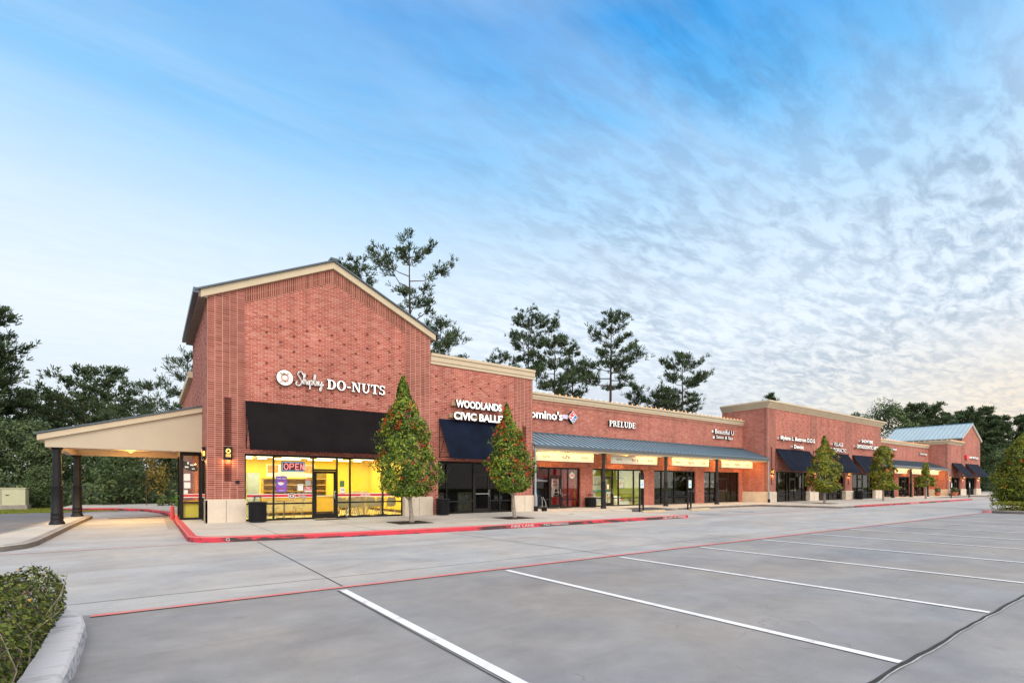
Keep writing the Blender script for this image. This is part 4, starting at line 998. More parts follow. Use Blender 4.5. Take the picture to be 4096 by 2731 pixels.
t=letters([("Domino's",17.35,20.42,5.46,5.98)],'white rounded lettering with a tilted red and blue diamond badge',YC-.2,.14,bold=.025)
mb=MB(); c=(21.22,5.73)
def dia(cx_,cz,r,y0,y1,m,a=0,xs=1.): mb.prism([(cx_+r*xs*math.cos(R(a+90*i)),cz+r*math.sin(R(a+90*i))) for i in range(4)],'y',y0,y1,m)
dia(*c,.40,YC-.26,YC-.04,1); dia(*c,.385,YC-.264,YC-.261,0)
def lozenge(pts,m,y): mb.face([(c[0]+p[0],y,c[1]+p[1]) for p in pts],m)
s_=.355
lozenge([(-s_,0),(-s_/2+.01,-s_/2+.01),(s_/2+.0,s_/2+.01),(0,s_)],2,YC-.268); lozenge([(-s_/2+.04,-s_/2-.02),(0,-s_),(s_,0),(s_/2+.02,s_/2-.02)],3,YC-.268)
def dot(u,v): cyl(mb,c[0]+u,c[1]+v,.045,YC-.273,YC-.270,0,12)
dot(.02,.19); dot(-.2,.02); dot(-.06,-.02)
mb.box(20.45,20.86,YC-.20,YC-.06,5.60,5.84,4)
mb.build('diamond_badge',[m_glowwhite,m_side,m_red,m_blue,M('pale lilac sign box',(.62,.55,.72),.5)],t)
mb=MB(); text_mb(mb,"Domino's",21.12,21.48,5.60,5.69,YC-.272,.002,0,0,.02); text_mb(mb,"Pizza",21.16,21.38,5.47,5.55,YC-.272,.002,0,0,.02); mb.build('badge_lettering',m_white,t)
t=sign('wall_sign','white serif capitals spelling PRELUDE in the middle of the low brick row','wall sign',25.8,YC-.2,5.4)
serif(MB(),'PRELUDE',24.5,27.05,5.42,5.80,YC-.2,.14).build('letters',[m_glowwhite,m_side],t)
letters([('Beautiful U',36.5,39.15,5.66,6.02),('Salon & Spa',36.65,39.0,5.22,5.52)],'white two-line salon lettering at the right end of the low row, above the last board',YC-.2,.15,raceway=m_paper,bold=.0)
letters([('Mylene L. Buttross D.D.S.',42.5,48.7,5.25,5.68),('Dentist',44.8,46.5,4.70,5.02)],'long white dentist sign in upper and lower case over the nearest ribbed navy awning',YF-.26,.12,raceway=m_pink,bold=.02)
letters([('VILLAGE',52.5,54.5,5.28,5.62),('CHIROPRACTIC',51.7,55.2,4.72,5.08)],'white two-line capitals just right of the third tree, over a navy awning',YF-.26,.12,raceway=m_pink,bold=.0)
letters([('SHOWTIME',58.9,61.8,5.90,6.22),('ORTHODONTIC ARTS',57.7,63.2,5.30,5.66)],'white two-line capitals at the right end of the tall block, between two trees',YF-.26,.12,raceway=m_pink,bold=.02)
t=letters([('Active Health',72.6,75.7,5.88,6.16)],'small lettering with blue mark half hidden by the fourth tree on the far low row',YC-.2,.15,bold=.01)
MB().box(70.7,71.9,YC-.2,YC-.06,5.85,6.2).build('blue_mark',m_blue,t)
letters([('China Bridge',84.0,87.0,5.60,5.95)],'small white mixed-case sign at the right end of the far low row',YC-.2,.15,raceway=m_pink,bold=.01)
t=letters([('SUMMIT MORTGAGE',97.2,102.1,5.50,5.82)],'small white sign with a red square on the far gabled shop',YF-.28,.15,bold=.02)
MB().box(95.9,97.05,YF-.32,YF-.06,5.3,5.92).build('red_square',m_red,t)

# ---------------------------------------------------------------- wall lamps
def sconce(x,y,z,label,ax='y'):
    t=thing('wall_lamp',label,'lamp',(x,y,z),'star-cut wall lamps'); w,h,d=.135,.24,.12
    def B(mb,a0,a1,d0,d1,z0,z1,m=0):
        if ax=='y': mb.box(x+a0,x+a1,y-d1,y-d0,z+z0,z+z1,m)
        else: mb.box(x-d1,x-d0,y+a0,y+a1,z+z0,z+z1,m)
    mb=MB(); B(mb,-w,w,d-.015,d,-h,h); B(mb,-w,w,0.001,.02,-h,h)
    for s in (-1,1): 
        B(mb,s*w-.008 if s>0 else -w,w if s>0 else -w+.008,.02,d-.015,.09,h); B(mb,w-.008 if s>0 else -w,w if s>0 else -w+.008,.02,d-.015,-h,-.09)
    B(mb,-w+.008,w-.008,.02,d-.015,h-.01,h); mb.build('housing',m_black,t)
    mb=MB(); B(mb,-w+.02,w-.02,.03,d-.03,-h+.04,h-.02); mb.build('bulb',m_sconce,t)
    # star and slots on the face
    mb=MB(); n=10; pts=[((.078 if i%2==0 else .032)*math.sin(2*math.pi*i/n),(.078 if i%2==0 else .032)*math.cos(2*math.pi*i/n)+.08) for i in range(n)]
    if ax=='y':
        mb.prism([(x+.082*math.cos(R(a)),z+.08+.09*math.sin(R(a))) for a in range(0,360,24)],'y',y-d-.003,y-d-.0005,0)
        for k in range(5): mb.box(x-.075+k*.034,x-.060+k*.034,y-d-.003,y-d-.0005,z-.14,z-.03,0)
        mb.prism([(x+p[0],z+p[1]) for p in pts],'y',y-d-.007,y-d-.004,1)
    else:
        mb.box(x-d-.003,x-d-.0005,y-.07,y+.07,z+0,z+.16,0)
    mb.build('star_cutout',[m_sconce,m_black],t)
    l=bpy.data.lights.new('wall_lamp_light','POINT'); l.energy=11; l.color=(1,.55,.2); l.shadow_soft_size=.05
    for dz in (-.30,):
        o=bpy.data.objects.new('wall_lamp_light',l); COL.objects.link(o); o.location=(x,y-.09,z+dz) if ax=='y' else (x-.09,y,z+dz)
sconce(2.335,YF,2.70,'black wall lamp with glowing star on the gabled shop corner pilaster')
sconce(A0,22.0,2.70,'black wall lamp on the side wall at the end of the drive-through canopy','x')
sconce(41.6,YF,2.64,'wall lamp on the pillar at the right end of the first covered walk')
sconce(56.45,YF,2.64,'wall lamp on the pillar between the second and third ribbed awnings')
sconce(48.95,YF,2.64,'wall lamp on the pillar between the first and second ribbed awnings')
sconce(89.1,YF,2.66,'wall lamp on the corner pillar left of the two small awnings')
sconce(95.1,YF-.12,2.66,'wall lamp on the pillar between the two small dark awnings')
sconce(103.2,YF-.05,2.66,'wall lamp on the last pillar at the far end')
# fire alarm bell, ridge string lights
t=thing('fire_alarm_strobe','small black and red fire alarm strobe on the corner pilaster','alarm',(2.64,YF,1.66)); MB().box(2.58,2.71,YF-.06,YF-.001,1.58,1.70).build('housing',m_black,t); MB().box(2.62,2.67,YF-.03,YF-.001,1.75,1.79).build('red_plate',m_red,t)
def string(label,pts,sp):
    t=thing('string_lights',label,'string lights',pts[0],'warm bulb strings along the parapets')
    mb=MB(); mb.tube(pts,.008,4); mb.build('cable',m_black,t); first=None
    for a,b in zip(pts,pts[1:]):
        a=Vector(a);b=Vector(b); n=int((b-a).length/sp)
        for i in range(n):
            p=a+(b-a)*((i+.5)/n)
            if first is None:
                q=MB(); q.lathe((p.x,p.y,p.z),[(.012,0),(.024,.02),(.03,.04),(.018,.065),(.004,.075)],6)
                first=q.build('bulb',m_bulb,t,smooth=True); p0=p
            else:
                c=first.copy(); COL.objects.link(c); c.parent=t; c.location=p-p0
string('string of warm bulbs along the cornice of the near low brick row',[(17.0,YC-.12,7.0),(D0-.2,YC-.12,7.0)],.50)
string('string of warm bulbs along the cornice of the far low brick row',[(65.2,YC-.12,7.09),(88.2,YC-.12,7.09)],.5)
string('string of warm bulbs around the corner block cornice at the far end',[(E1-.35,25.3,7.72),(E1-.35,YF-.35,7.72),(94.6,YF-.35,7.72)],.6)

# ================================================================ STREET FURNITURE
def bin_(x,y,label,h=.80,r=.30,stool=True):
    t=thing('litter_bin',label,'litter bin',(x,y,ZW),'black mesh litter bins')
    mb=MB(); n=34
    for k in range(n):
        a=2*math.pi*k/n; c,s=math.cos(a),math.sin(a)
        mb.box(x+r*c-.010,x+r*c+.010,y+r*s-.010,y+r*s+.010,ZW+.03,ZW+h-.05)
    for z in [ZW+.06+i*.055 for i in range(int((h-.1)/.055))]:
        ring=[(x+(r+.006)*math.cos(2*math.pi*k/20),y+(r+.006)*math.sin(2*math.pi*k/20),z) for k in range(21)]; mb.tube(ring,.006,4)
    mb.lathe((x,y,ZW),[(r-.02,.02),(r-.02,h-.08)],20); mb.build('body',m_black,t)
    MB().lathe((x,y,ZW),[(r+.02,h-.06),(r+.04,h-.03),(r+.03,h),(r-.05,h+.01)],24).build('rim',m_black,t,smooth=True)
    if stool:
        mb=MB(); mb.lathe((x,y,ZW+h+.17),[(.17,0),(.18,.02),(.13,.045),(.02,.055)],18)
        for k in range(4):
            a=2*math.pi*(k+.5)/4; mb.tube([(x+.13*math.cos(a),y+.13*math.sin(a),ZW+h+.18),(x+.17*math.cos(a),y+.17*math.sin(a),ZW+h-.02)],.011,5)
        mb.build('rain_hood',m_black,t)
bin_(3.24,20.75,'black mesh litter bin in front of the lit yellow shop window',.76,.29)
bin_(10.98,20.8,'black mesh litter bin between the gabled shop and the second tree',.76,.29)
bin_(22.55,22.95,'smooth black litter bin against the pillar behind the first walkway column',.62,.33)
bin_(57.4,20.75,'black litter bin in front of the third ribbed awning',.80,.34,False)
bin_(89.5,20.8,'black litter bin by the potted plant at the far end',.82,.37,False)
def signpost(x,y,label):
    t=thing('accessible_parking_sign',label,'parking sign',(x,y,0),'accessible parking signs on twin black posts')
    for dx in (-.16,.16):
        mb=MB(); mb.box(x+dx-.035,x+dx+.035,y-.035,y+.035,0,2.15); mb.lathe((x+dx,y,2.15),[(.045,0),(.045,.02),(.02,.03),(.04,.06),(.04,.09),(.005,.12)],10); mb.build('post',m_black,t)
    mb=MB(); mb.box(x-.124,x+.124,y-.015,y+.015,1.92,2.08)
    for k in range(3): mb.box(x-.124,x+.124,y-.01,y+.01,.3+.05*k,.32+.05*k)
    mb.build('crosspiece',m_black,t)
    mb=MB(); mb.box(x-.155,x+.155,y-.055,y-.037,1.36,1.86,0); mb.box(x-.13,x+.13,y-.058,y-.056,1.385,1.835,1); mb.box(x-.145,x+.145,y-.0565,y-.0555,1.37,1.85,2)
    mb.box(x-.085,x+.085,y-.062,y-.0585,1.47,1.65,3)
    text_mb(mb,'RESERVED',x-.11,x+.11,1.76,1.80,y-.061,.002,2,2); text_mb(mb,'PARKING',x-.1,x+.1,1.69,1.73,y-.061,.002,2,2)
    mb.build('sign_panel',[m_galv,m_white,M('green sign print',(.05,.3,.16),.5),M('sky blue sign vinyl',(.05,.42,.78),.5)],t)
    mb=MB(); c=x-.01
    mb.tube([(c-.02,y-.066,1.62),(c-.02,y-.066,1.56),(c+.03,y-.066,1.555),(c+.05,y-.066,1.51)],.007,4); mb.tube([(c+.04*math.cos(R(a)),y-.066,1.535+.04*math.sin(R(a))) for a in range(150,390,30)],.006,4); mb.build('wheelchair_symbol',m_white,t)
signpost(22.95,19.25,'twin-post accessible parking sign in front of the green-walled shop')
signpost(27.55,19.3,'twin-post accessible parking sign in front of the third shopfront')
for x,l in ((23.1,'beige concrete wheel stop beside the first accessible parking sign'),(27.5,'beige concrete wheel stop beside the second accessible parking sign')):
    t=thing('wheel_stop',l,'wheel stop',(x,18.5,0),'concrete wheel stops'); mb=MB()
    mb.prism([(-.09+18.5,.008),(18.59,.008),(18.56,.13),(18.44,.13)],'x',x-.95,x+.95); b=mb.build('block',m_tileb,t)
for x,l in ((78.8,'dark post right of the smallest tree in the far lot'),(84.6,'dark post left of the potted plant in the far lot')):
    t=thing('sign_post',l,'post',(x,20.3 if x>80 else 19.9,0),'far sign posts'); yy=19.3; mb=MB(); mb.box(x-.09,x+.09,yy-.05,yy+.05,0,1.9); mb.build('post',m_black,t); MB().box(x-.1,x+.1,yy-.07,yy-.051,1.3,1.85).build('sign_panel',m_white,t)
    t.location=(x,yy,0)
# red bollard
t=thing('bollard','red steel bollard at the drive-up window under the canopy','bollard',(.72,24.3,ZW)); MB().lathe((.72,24.3,ZW),[(.07,0),(.07,.50),(.05,.54),(.01,.56)],14).build('post',m_kerbt,t,smooth=True)
# tree grates
m_grate=M('rusty black cast iron grate',(.035,.025,.02),.7,.3,var=.5,scale=20)
def grate(x,y,label,w=.62):
    t=thing('tree_grate',label,'tree grate',(x,y,ZW),'cast iron tree grates'); mb=MB(); z=ZW+.003
    mb.box(x-w,x+w,y-w,y+w,z,z+.004,1)
    for r in [.16+.075*i for i in range(6)]: mb.tube([(x+r*math.cos(2*math.pi*k/28),y+r*math.sin(2*math.pi*k/28),z+.008) for k in range(29)],.02,4)
    for s in (-1,1):
        mb.box(x-w,x+w,y+s*w-.03,y+s*w+.03,z,z+.016); mb.box(x+s*w-.03,x+s*w+.03,y-w,y+w,z,z+.017)
    for k in range(8): a=math.pi/4*k; mb.tube([(x+.14*math.cos(a),y+.14*math.sin(a),z+.010),(x+(w)*math.cos(a),y+(w)*math.sin(a),z+.010)],.02,4)
    mb.build('iron_ring_pattern',[m_grate,m_mulch],t)
# door mats
t=thing('door_mat','brown mat at the lit shop door','door mat',(5.9,20.95,ZW),'door mats'); MB().box(5.3,6.6,20.5,21.1,ZW+.002,ZW+.014).build('mat',m_mulch,t)
t=thing('door_mat','dark mat at the door of the first walkway shop','door mat',(20.1,23.0,ZW),'door mats'); MB().box(19.3,20.8,22.8,23.25,ZW+.002,ZW+.014).build('mat',m_mulch,t)
# hose reel / cart against the downspout
t=thing('hand_truck','small folded hand truck with black wheels at the left end of the covered walk','hand truck',(17.0,20.85,ZW)); mb=MB(); mb.tube([(16.95,20.9,ZW+.1),(17.0,20.95,.75),(16.9,20.9,.9)],.018,6); mb.tube([(17.15,20.8,ZW+.1),(17.2,20.9,.6),(17.0,20.9,.9)],.018,6); mb.build('frame',m_galv,t)
mb=MB()
for x in (16.9,17.08): mb.cone((x,20.8,ZW+.11),(x+.05,20.8,ZW+.11),.11,.11,14)
mb.build('wheel',m_black,t)
# black cable across the drive
t=thing('vehicle_sensor_hose','thin black hose lying across the drive-through lane','hose',(-.6,29.5,0)); MB().tube([(-1.55,29.2,.012),(-.6,29.45,.012),(.2,29.9,.012),(.72,30.6,.012),(.8,30.7,.15)],.014,6).build('hose',m_black,t)
# utility cabinet
t=thing('utility_cabinet','beige green metal utility cabinet at the edge of the left woods','utility cabinet',(-8.1,45,0))
MB().box(-10.6,-6.5,44.4,45.6,.28,1.34).box(-10.65,-6.45,44.35,45.65,1.34,1.38).build('cabinet',m_wcab,t); MB().box(-10.7,-6.4,44.3,45.7,-.05,.28).build('plinth',m_kerbg,t); MB().box(-7.62,-7.60,44.385,44.4,.32,1.3).box(-7.4,-7.25,44.36,44.4,.9,.94).build('door_seam',m_joint,t)

# ================================================================ VEGETATION
def leafquad(mb,p,n,l,w,rng,m=0,droop=0.):
    """one pointed leaf with a slight fold: two triangles"""
    n=Vector(n); n.normalize(); u=n.orthogonal().normalized(); a=rng.uniform(0,6.283)
    t=(u*math.cos(a)+n.cross(u)*math.sin(a)); t.z-=droop; t.normalize(); b=n.cross(t)
    p=Vector(p)
    mb.face([p-t*l*.5,p-b*w*.5+n*w*.1,p+t*l*.5,p+b*w*.5+n*w*.1],m)
def ip(v,P_):
    for (a,b),(c,d) in zip(P_,P_[1:]):
        if v<=c: return b+(d-b)*(v-a)/(c-a)
    return P_[-1][1]
def holly(name,x,y,h,w,cb,label,seed,n=9000,leaf=(.11,.055),mat=m_holly,trunk=.075,lean=(0,0),berries=260,grp='clipped cone holly trees with red berries',profile=None,z0=ZW):
    rng=random.Random(seed); t=thing(name,label,'tree',(x,y,z0),grp)
    H=h-cb; prof=profile or (lambda v: ip(v,((0,.50),(.05,.80),(.14,.98),(.26,1.0),(.45,.84),(.62,.66),(.74,.46),(.81,.26),(.86,.17),(.93,.14),(1,.04))))
    ph=[rng.uniform(0,6.28) for _ in range(9)]
    def rad(v,a):
        lump=1+.11*math.sin(3*a+ph[0]+5*v)+.09*math.sin(5*a+ph[1]-9*v)+.09*math.sin(2*a+ph[2]+17*v)+.06*math.sin(7*a+ph[3]+23*v)+.06*math.sin(a+ph[4]+31*v)
        return w/2*max(.03,prof(min(.995,max(0,v))))*lump
    mb=MB(); bm_=MB()
    cx_=lambda v:x+lean[0]*v; cy_=lambda v:y+lean[1]*v
    clumps=[(rng.random()**1.25,rng.uniform(0,6.283)) for _ in range(int(n/26))]
    for k in range(n):
        v0,a0=clumps[k%len(clumps)]
        v=min(1,max(0,v0+rng.gauss(0,.022))); a=a0+rng.gauss(0,.10/max(.15,prof(min(.995,v))))
        cr=((k%len(clumps))*.6180339)%1.0
        rr=rad(v,a)*(.70+.36*cr+rng.gauss(0,.03))*(1 if rng.random()<.86 else rng.uniform(.45,.95))
        z=cb+H*v+rng.gauss(0,.03)
        nn=Vector((math.cos(a)+rng.gauss(0,.5),math.sin(a)+rng.gauss(0,.5),.45+rng.gauss(0,.5)))
        s=rng.uniform(.7,1.25)
        leafquad(mb,(cx_(v)+rr*math.cos(a),cy_(v)+rr*math.sin(a),z),nn,leaf[0]*s,leaf[1]*s,rng)
    # loose shoots breaking the outline
    for k in range(26):
        v=rng.uniform(.0,.98); a=rng.uniform(0,6.283); r0=rad(v,a)*.9; l=rng.uniform(.10,.26)
        for j in range(12):
            f=j/11; r=r0+l*f
            leafquad(mb,(cx_(v)+r*math.cos(a)+rng.gauss(0,.025),cy_(v)+r*math.sin(a)+rng.gauss(0,.025),cb+H*v+.8*l*f+rng.gauss(0,.02)),(math.cos(a),math.sin(a),.6+rng.gauss(0,.5)),leaf[0]*.8,leaf[1]*.7,rng)
    c=mb.build('crown',mat,t)
    bc=[(.10+.88*rng.random()**.85,rng.uniform(0,6.283)) for _ in range(max(1,berries//4))]
    for k in range(berries):
        v,a=bc[k%len(bc)]; v=min(.99,max(.02,v+rng.gauss(0,.012))); a+=rng.gauss(0,.09); r=rad(v,a)*rng.uniform(.88,1.04); z=cb+H*v
        for j in range(4):
            q=Vector((cx_(v)+r*math.cos(a)+rng.gauss(0,.022),cy_(v)+r*math.sin(a)+rng.gauss(0,.022),z+rng.gauss(0,.022))); s=.0165
            T=[q+Vector(d)*s for d in ((1,0,0),(0,1,0),(-1,0,0),(0,-1,0),(0,0,1),(0,0,-1))]
            for f in ((0,1,4),(1,2,4),(2,3,4),(3,0,4),(1,0,5),(2,1,5),(3,2,5),(0,3,5)): bm_.face([T[i] for i in f])
    if berries: bm_.build('berries',m_berry,t)
    tr=MB(); b=trunk
    tr.tube([(x+lean[0]*-.30*q,y,z0+z_) for q,z_ in ((2,.0),(1.5,.35),(1,.7),(.3,cb+.25),(0,cb+1.0),(-.1,cb+H*.75))],[b*1.25,b,b*.9,b*.85,b*.55,.012],9)
    for k in range(7):
        a=rng.uniform(0,6.283); zz=cb+.05+.28*k; r=rad(max(.02,(zz-cb)/H),a)*.75
        tr.tube([(x,y,zz-.22),(x+r*.5*math.cos(a),y+r*.5*math.sin(a),zz),(x+r*math.cos(a),y+r*math.sin(a),zz+.12)],[b*.42,b*.3,.008],6)
    tr.build('trunk',m_hbark,t,smooth=True)
    return t
ty=17.25
holly('holly_tree',7.70,ty,5.42,2.22,1.16,'cone-shaped holly tree in front of the gabled shop, closest to the lit window',11,15000,lean=(-.22,0))
holly('holly_tree',12.35,ty,4.86,1.86,1.28,'cone-shaped holly tree in front of the navy awning, its trunk curving over the red kerb',12,12500,lean=(-.26,0),berries=480)
holly('holly_tree',41.9,ty+.2,5.25,2.35,1.06,'yellow-green cone tree in front of the tall far block, between its first two awnings',13,8500,leaf=(.16,.085),mat=m_holly2,berries=120)
holly('holly_tree',53.6,ty+.2,5.05,2.1,1.20,'column-shaped tree in front of the third ribbed awning',14,6500,leaf=(.18,.095),mat=m_holly2,berries=160,profile=lambda v:.86 if v<.25 else (.86-.30*(v-.25) if v<.85 else .68*(1-(v-.85)/.15)**.6+.08))
holly('holly_tree',65.4,ty+.3,3.85,1.95,1.42,'smallest young tree on the walk, in front of the far covered walk',15,2600,leaf=(.19,.10),mat=m_holly2,berries=30,trunk=.09,profile=lambda v:.95*(1-v)**.9+.06 if v<.45 else .40*(1-v)**.5+.05)
for x,y,l in ((7.75,17.25,'iron tree grate around the holly nearest the lit window'),(12.4,17.2,'iron tree grate around the holly in front of the navy awning'),(41.9,17.4,'tree grate around the yellow-green cone tree of the tall block')): grate(x,y,l)
holly('clipped_holly',42.0,6.55,4.60,2.62,.38,'large dense clipped holly with yellow and red leaves at the right edge',21,34000,leaf=(.13,.065),mat=m_holly2,berries=160,grp=None,z0=.1,trunk=.12,profile=lambda v:ip(v,((0,.90),(.06,1),(.2,1.03),(.4,.93),(.6,.78),(.75,.60),(.87,.40),(.95,.22),(1,.03))))
def hedge(name,label,x0,x1,y0,y1,z0,z1,n,leaf,mat,seed,grp=None,flowers=0,wob=.05):
    rng=random.Random(seed); t=thing(name,label,'hedge' if 'hedge' in name else 'shrub',((x0+x1)/2,(y0+y1)/2,z0),grp); mb=MB(); fl=MB(); st=MB()
    for k in range(n):
        x=rng.uniform(x0,x1); y=rng.uniform(y0,y1); e=min(x-x0,x1-x,y-y0,y1-y)/.18
        top=z1-.16*max(0,1-e)**1.5+wob*(math.sin(x*7+1.3*math.sin(y*5))+math.sin(y*9+x*3))*.7
        z=z0+(top-z0)*rng.random() if rng.random()<.5 else top+rng.gauss(0,.02)
        if z<top-.1 and rng.random()<.6: x=x1-abs(rng.gauss(0,.06)) if rng.random()<.6 else x; y=y if rng.random()<.7 else y0+abs(rng.gauss(0,.05))
        leafquad(mb,(x,y,z),(rng.gauss(0,.6)+(.8 if x>x1-.2 else 0),rng.gauss(0,.6)-(.8 if y<y0+.2 else 0),.8+rng.gauss(0,.4)),leaf*rng.uniform(.6,1.5),leaf*.55*rng.uniform(.7,1.3),rng)
    mb.build('foliage',mat,t)
    for k in range(int(n/120)):
        x=rng.uniform(x0+.1,x1);y=rng.uniform(y0+.1,y1-.1); st.tube([(x,y,z0),(x+rng.gauss(0,.05),y+rng.gauss(0,.05),(z0+z1)/2),(x+rng.gauss(0,.1),y+rng.gauss(0,.1),z1+rng.uniform(-.10,.05))],[.006,.004,.002],4)
    st.build('stems',m_hbark,t)
    for k in range(flowers):
        x=rng.uniform(x0+.1,x1-.02);y=rng.uniform(y0,y1-.05); z=z1+rng.uniform(-.06,.05)
        for j in range(7): leafquad(fl,(x+rng.gauss(0,.008),y+rng.gauss(0,.008),z+rng.gauss(0,.004)),(rng.gauss(0,.4),rng.gauss(0,.4),1),.022,.016,rng)
    if flowers: fl.build('flowers',m_flower,t)
    return t
hedge('flowering_shrub','leafy low shrub with small yellow flowers in the near left planting bed',-2.9,-.74,2.4,7.3,.08,.60,42000,.044,m_lant,31,None,60,.085)
hedge('low_hedge','low clipped hedge inside the right planting bed, under the large clipped holly',37.75,46,4.2,7.35,.1,.56,9000,.09,m_holly2,32,None,0,.02)
# small shrubs at the back left
hedge('low_hedge','low green hedge on the lawn behind the drive-through lane',.4,3.4,41.5,43,0,.55,2600,.13,m_lant,33,'back shrubs')
hedge('grass_clump','bright green grassy clump beside the back lawn hedge',1.4,3.2,38.8,40.4,.1,.9,1800,.28,leafmat('bright green blades',[(.1,(.08,.20,.03)),(.5,(.16,.36,.06)),(1,(.32,.50,.12))],.5,.3),34,'back shrubs',0,.08)
hedge('low_shrub','dark rounded shrub at the left edge of the lawn',-10.2,-7.3,36.7,38.6,0,.7,2500,.14,m_broadl,35,'back shrubs')

def tuft(mb,p,d,l,rng,n=11,w=.05):
    d=Vector(d); d.normalize(); u=d.orthogonal().normalized(); v=d.cross(u)
    for k in range(n):
        a=6.283*k/n+rng.uniform(-.3,.3); sp=rng.uniform(.35,1.25)
        e=(d+(u*math.cos(a)+v*math.sin(a))*sp).normalized(); s=e.cross(d if abs(e.dot(d))<.95 else u).normalized()*w*.5
        q=p+e*l*rng.uniform(.7,1.1)
        mb.face([p-s*.5,p+s*.5,q+s,q-s])
def pine_mesh(seed,H,cb,Wd,shape='cone',dens=1.0,tl=.55,tw=.10,mat=None,nt_=9,bare=.0,bw=1.0):
    """returns crown and trunk mesh data of one pine, base at the origin"""
    rng=random.Random(seed); mb=MB(); tr=MB()
    lean=rng.uniform(-.02,.02)*H
    r0=.011*H*bw
    zs=[0,.25,.5,.75,.9,1.0]; tp=[(lean*z*z+.12*math.sin(5*z+seed)*z,.1*math.sin(4*z+seed*2)*z,z*H*.985) for z in zs]
    tr.tube(tp,[r0,r0*.85,r0*.68,r0*.42,r0*.2,.03],8)
    def tpos(z):
        f=z/H; return Vector((lean*f*f+.12*math.sin(5*f+seed)*f,.1*math.sin(4*f+seed*2)*f,z))
    nb=int((H-cb)*2.6*dens)
    for k in range(nb):
        v=(k+rng.random())/nb; z=cb+(H-cb)*v
        if shape=='cone': rr=min(1,(1-v)**.6*1.0+.08)*(.72+.28*min(1,v/.22))
        elif shape=='round': rr=math.sqrt(max(.0,1-(2*v-.9)**2))*.95+.12
        elif shape=='umbrella': rr=(.35+.75*v) if v<.62 else (1.0-(v-.62)**1.5*2.6)
        else: rr=(.75+.3*math.sin(v*9+seed))*(1-v*.55)
        rr=max(.15,rr)*Wd/2*rng.choice((.55,.8,1.0,1.15,1.3))*rng.uniform(.9,1.1)
        a=k*2.399+rng.uniform(-.5,.5)
        up=(rng.uniform(.35,.9) if shape in('open','umbrella') else rng.uniform(.05,.5)+.35*v); dr=-.14*(1-v)
        d=Vector((math.cos(a),math.sin(a),0)); p0=tpos(z-.05*rr); pts=[p0]
        rise=min(rr*(up+dr),max(.1,H*.985-p0.z))
        for s in (.35,.7,1.0): pts.append(p0+d*rr*s+Vector((rng.gauss(0,.06)*rr,rng.gauss(0,.06)*rr,rise*s*s+dr*rr*(s-s*s)+.02)))
        b0=max(.02,r0*.34*(1-v*.6)*min(1,rr/1.5+.3)); tr.tube(pts,[b0,b0*.7,b0*.45,.012],5)
        nf=max(3,int(rr*3.3*dens))
        for j in range(nf):
            s=(.34 if shape not in('umbrella','open') else .5)+(.70 if shape not in('umbrella','open') else .54)*(j+rng.random())/nf; i=min(2,int(s*3)); f=min(1,s*3-i)
            q=pts[i].lerp(pts[i+1],f) if i<3 else pts[3]
            sd=Vector((-d.y,d.x,0))*rng.choice((-1,1)); sl=(.35+rr*.25)*rng.uniform(.5,1.2)
            e=q+sd*sl+d*sl*.5+Vector((0,0,sl*rng.uniform(.1,.7)))
            tr.tube([q,e],[.018,.008],4,)
            for m in range(nt_):
                g=(m+.6)/nt_*1.15; o=q.lerp(e,g)+Vector((rng.gauss(0,.22),rng.gauss(0,.22),rng.gauss(0,.15)))
                tuft(mb,o,(e-q)+Vector((0,0,sl*.9)),tl*rng.uniform(.7,1.15),rng,7,tw)
    for m in range(8): tuft(mb,tpos(H*(.965+.004*m)),(rng.gauss(0,.4),rng.gauss(0,.4),1),tl,rng,8,tw)
    return mb,tr
def plant_pine(name,label,x,y,z,mesh,mats,grp,rz=0.,sc_=1.0,kind='tree'):
    """mesh: (crown datablock, trunk datablock)"""
    t=thing(name,label,'tree',(x,y,z),grp,rz); t.scale=(sc_,sc_,sc_)
    for nm,d in (('crown',mesh[0]),('trunk',mesh[1])):
        o=bpy.data.objects.new(nm,d); COL.objects.link(o); o.parent=t
    return t
def bake(mbs,mats):
    out=[]
    for mb,mt,nm in zip(mbs,mats,('crown','trunk')):
        o=mb.build(nm,mt); out.append(o.data); bpy.data.objects.remove(o)
    return out
GP='tall pines behind the brick row'
def P1(name,label,x,y,seed,H,cb,Wd,shape,dens=1.,mat=m_needle,**k):
    me=bake(pine_mesh(seed,H,cb,Wd,shape,dens,**k),(mat,m_bark)); plant_pine(name,label,x,y,0,me,None,GP,rz=seed*1.7)
P1('pine_tree','tallest sparse pine rising behind the right slope of the gabled roof',19.4,42.7,7,23.5,12.5,8.2,'open',.85,tl=.5,tw=.07,nt_=6)
P1('pine_tree','lower pine boughs just right of the gable, in front of the tallest pine trunk',23.9,45.6,23,18.0,9.8,5.6,'cone',.9,tl=.55,tw=.07,nt_=6)
P1('pine_tree','small pine top showing just over the right slope of the gable near its peak',16.9,50.4,5,23.9,18.6,3.0,'round',1.1,tl=.5,tw=.07,nt_=6)
P1('pine_tree','umbrella-topped pine with bare lower trunk, left of the pine group over the low row',42.6,55.6,41,24.4,16.2,7.0,'umbrella',1.1,tl=.5,tw=.08,nt_=6)
P1('pine_tree','dense shorter pine immediately right of the umbrella-topped pine',43.0,50.4,12,20.8,12.6,7.0,'cone',.9,tl=.6,tw=.09,nt_=6)
P1('pine_tree','tall full pine with long bare trunk, right one of the central group',51.9,48.9,19,25.1,15.0,7.8,'cone',.95,tl=.6,tw=.09,nt_=6)
P1('pine_tree','thin pine behind and left of the tall full pine',50.4,55.2,29,21.6,12.2,4.6,'cone',.8,tl=.6,tw=.09,nt_=6)
P1('pine_tree','solitary round-headed pine near the right end of the low row',64.3,46.2,37,21.0,12.8,8.0,'cone',.95,tl=.6,tw=.09,nt_=6)
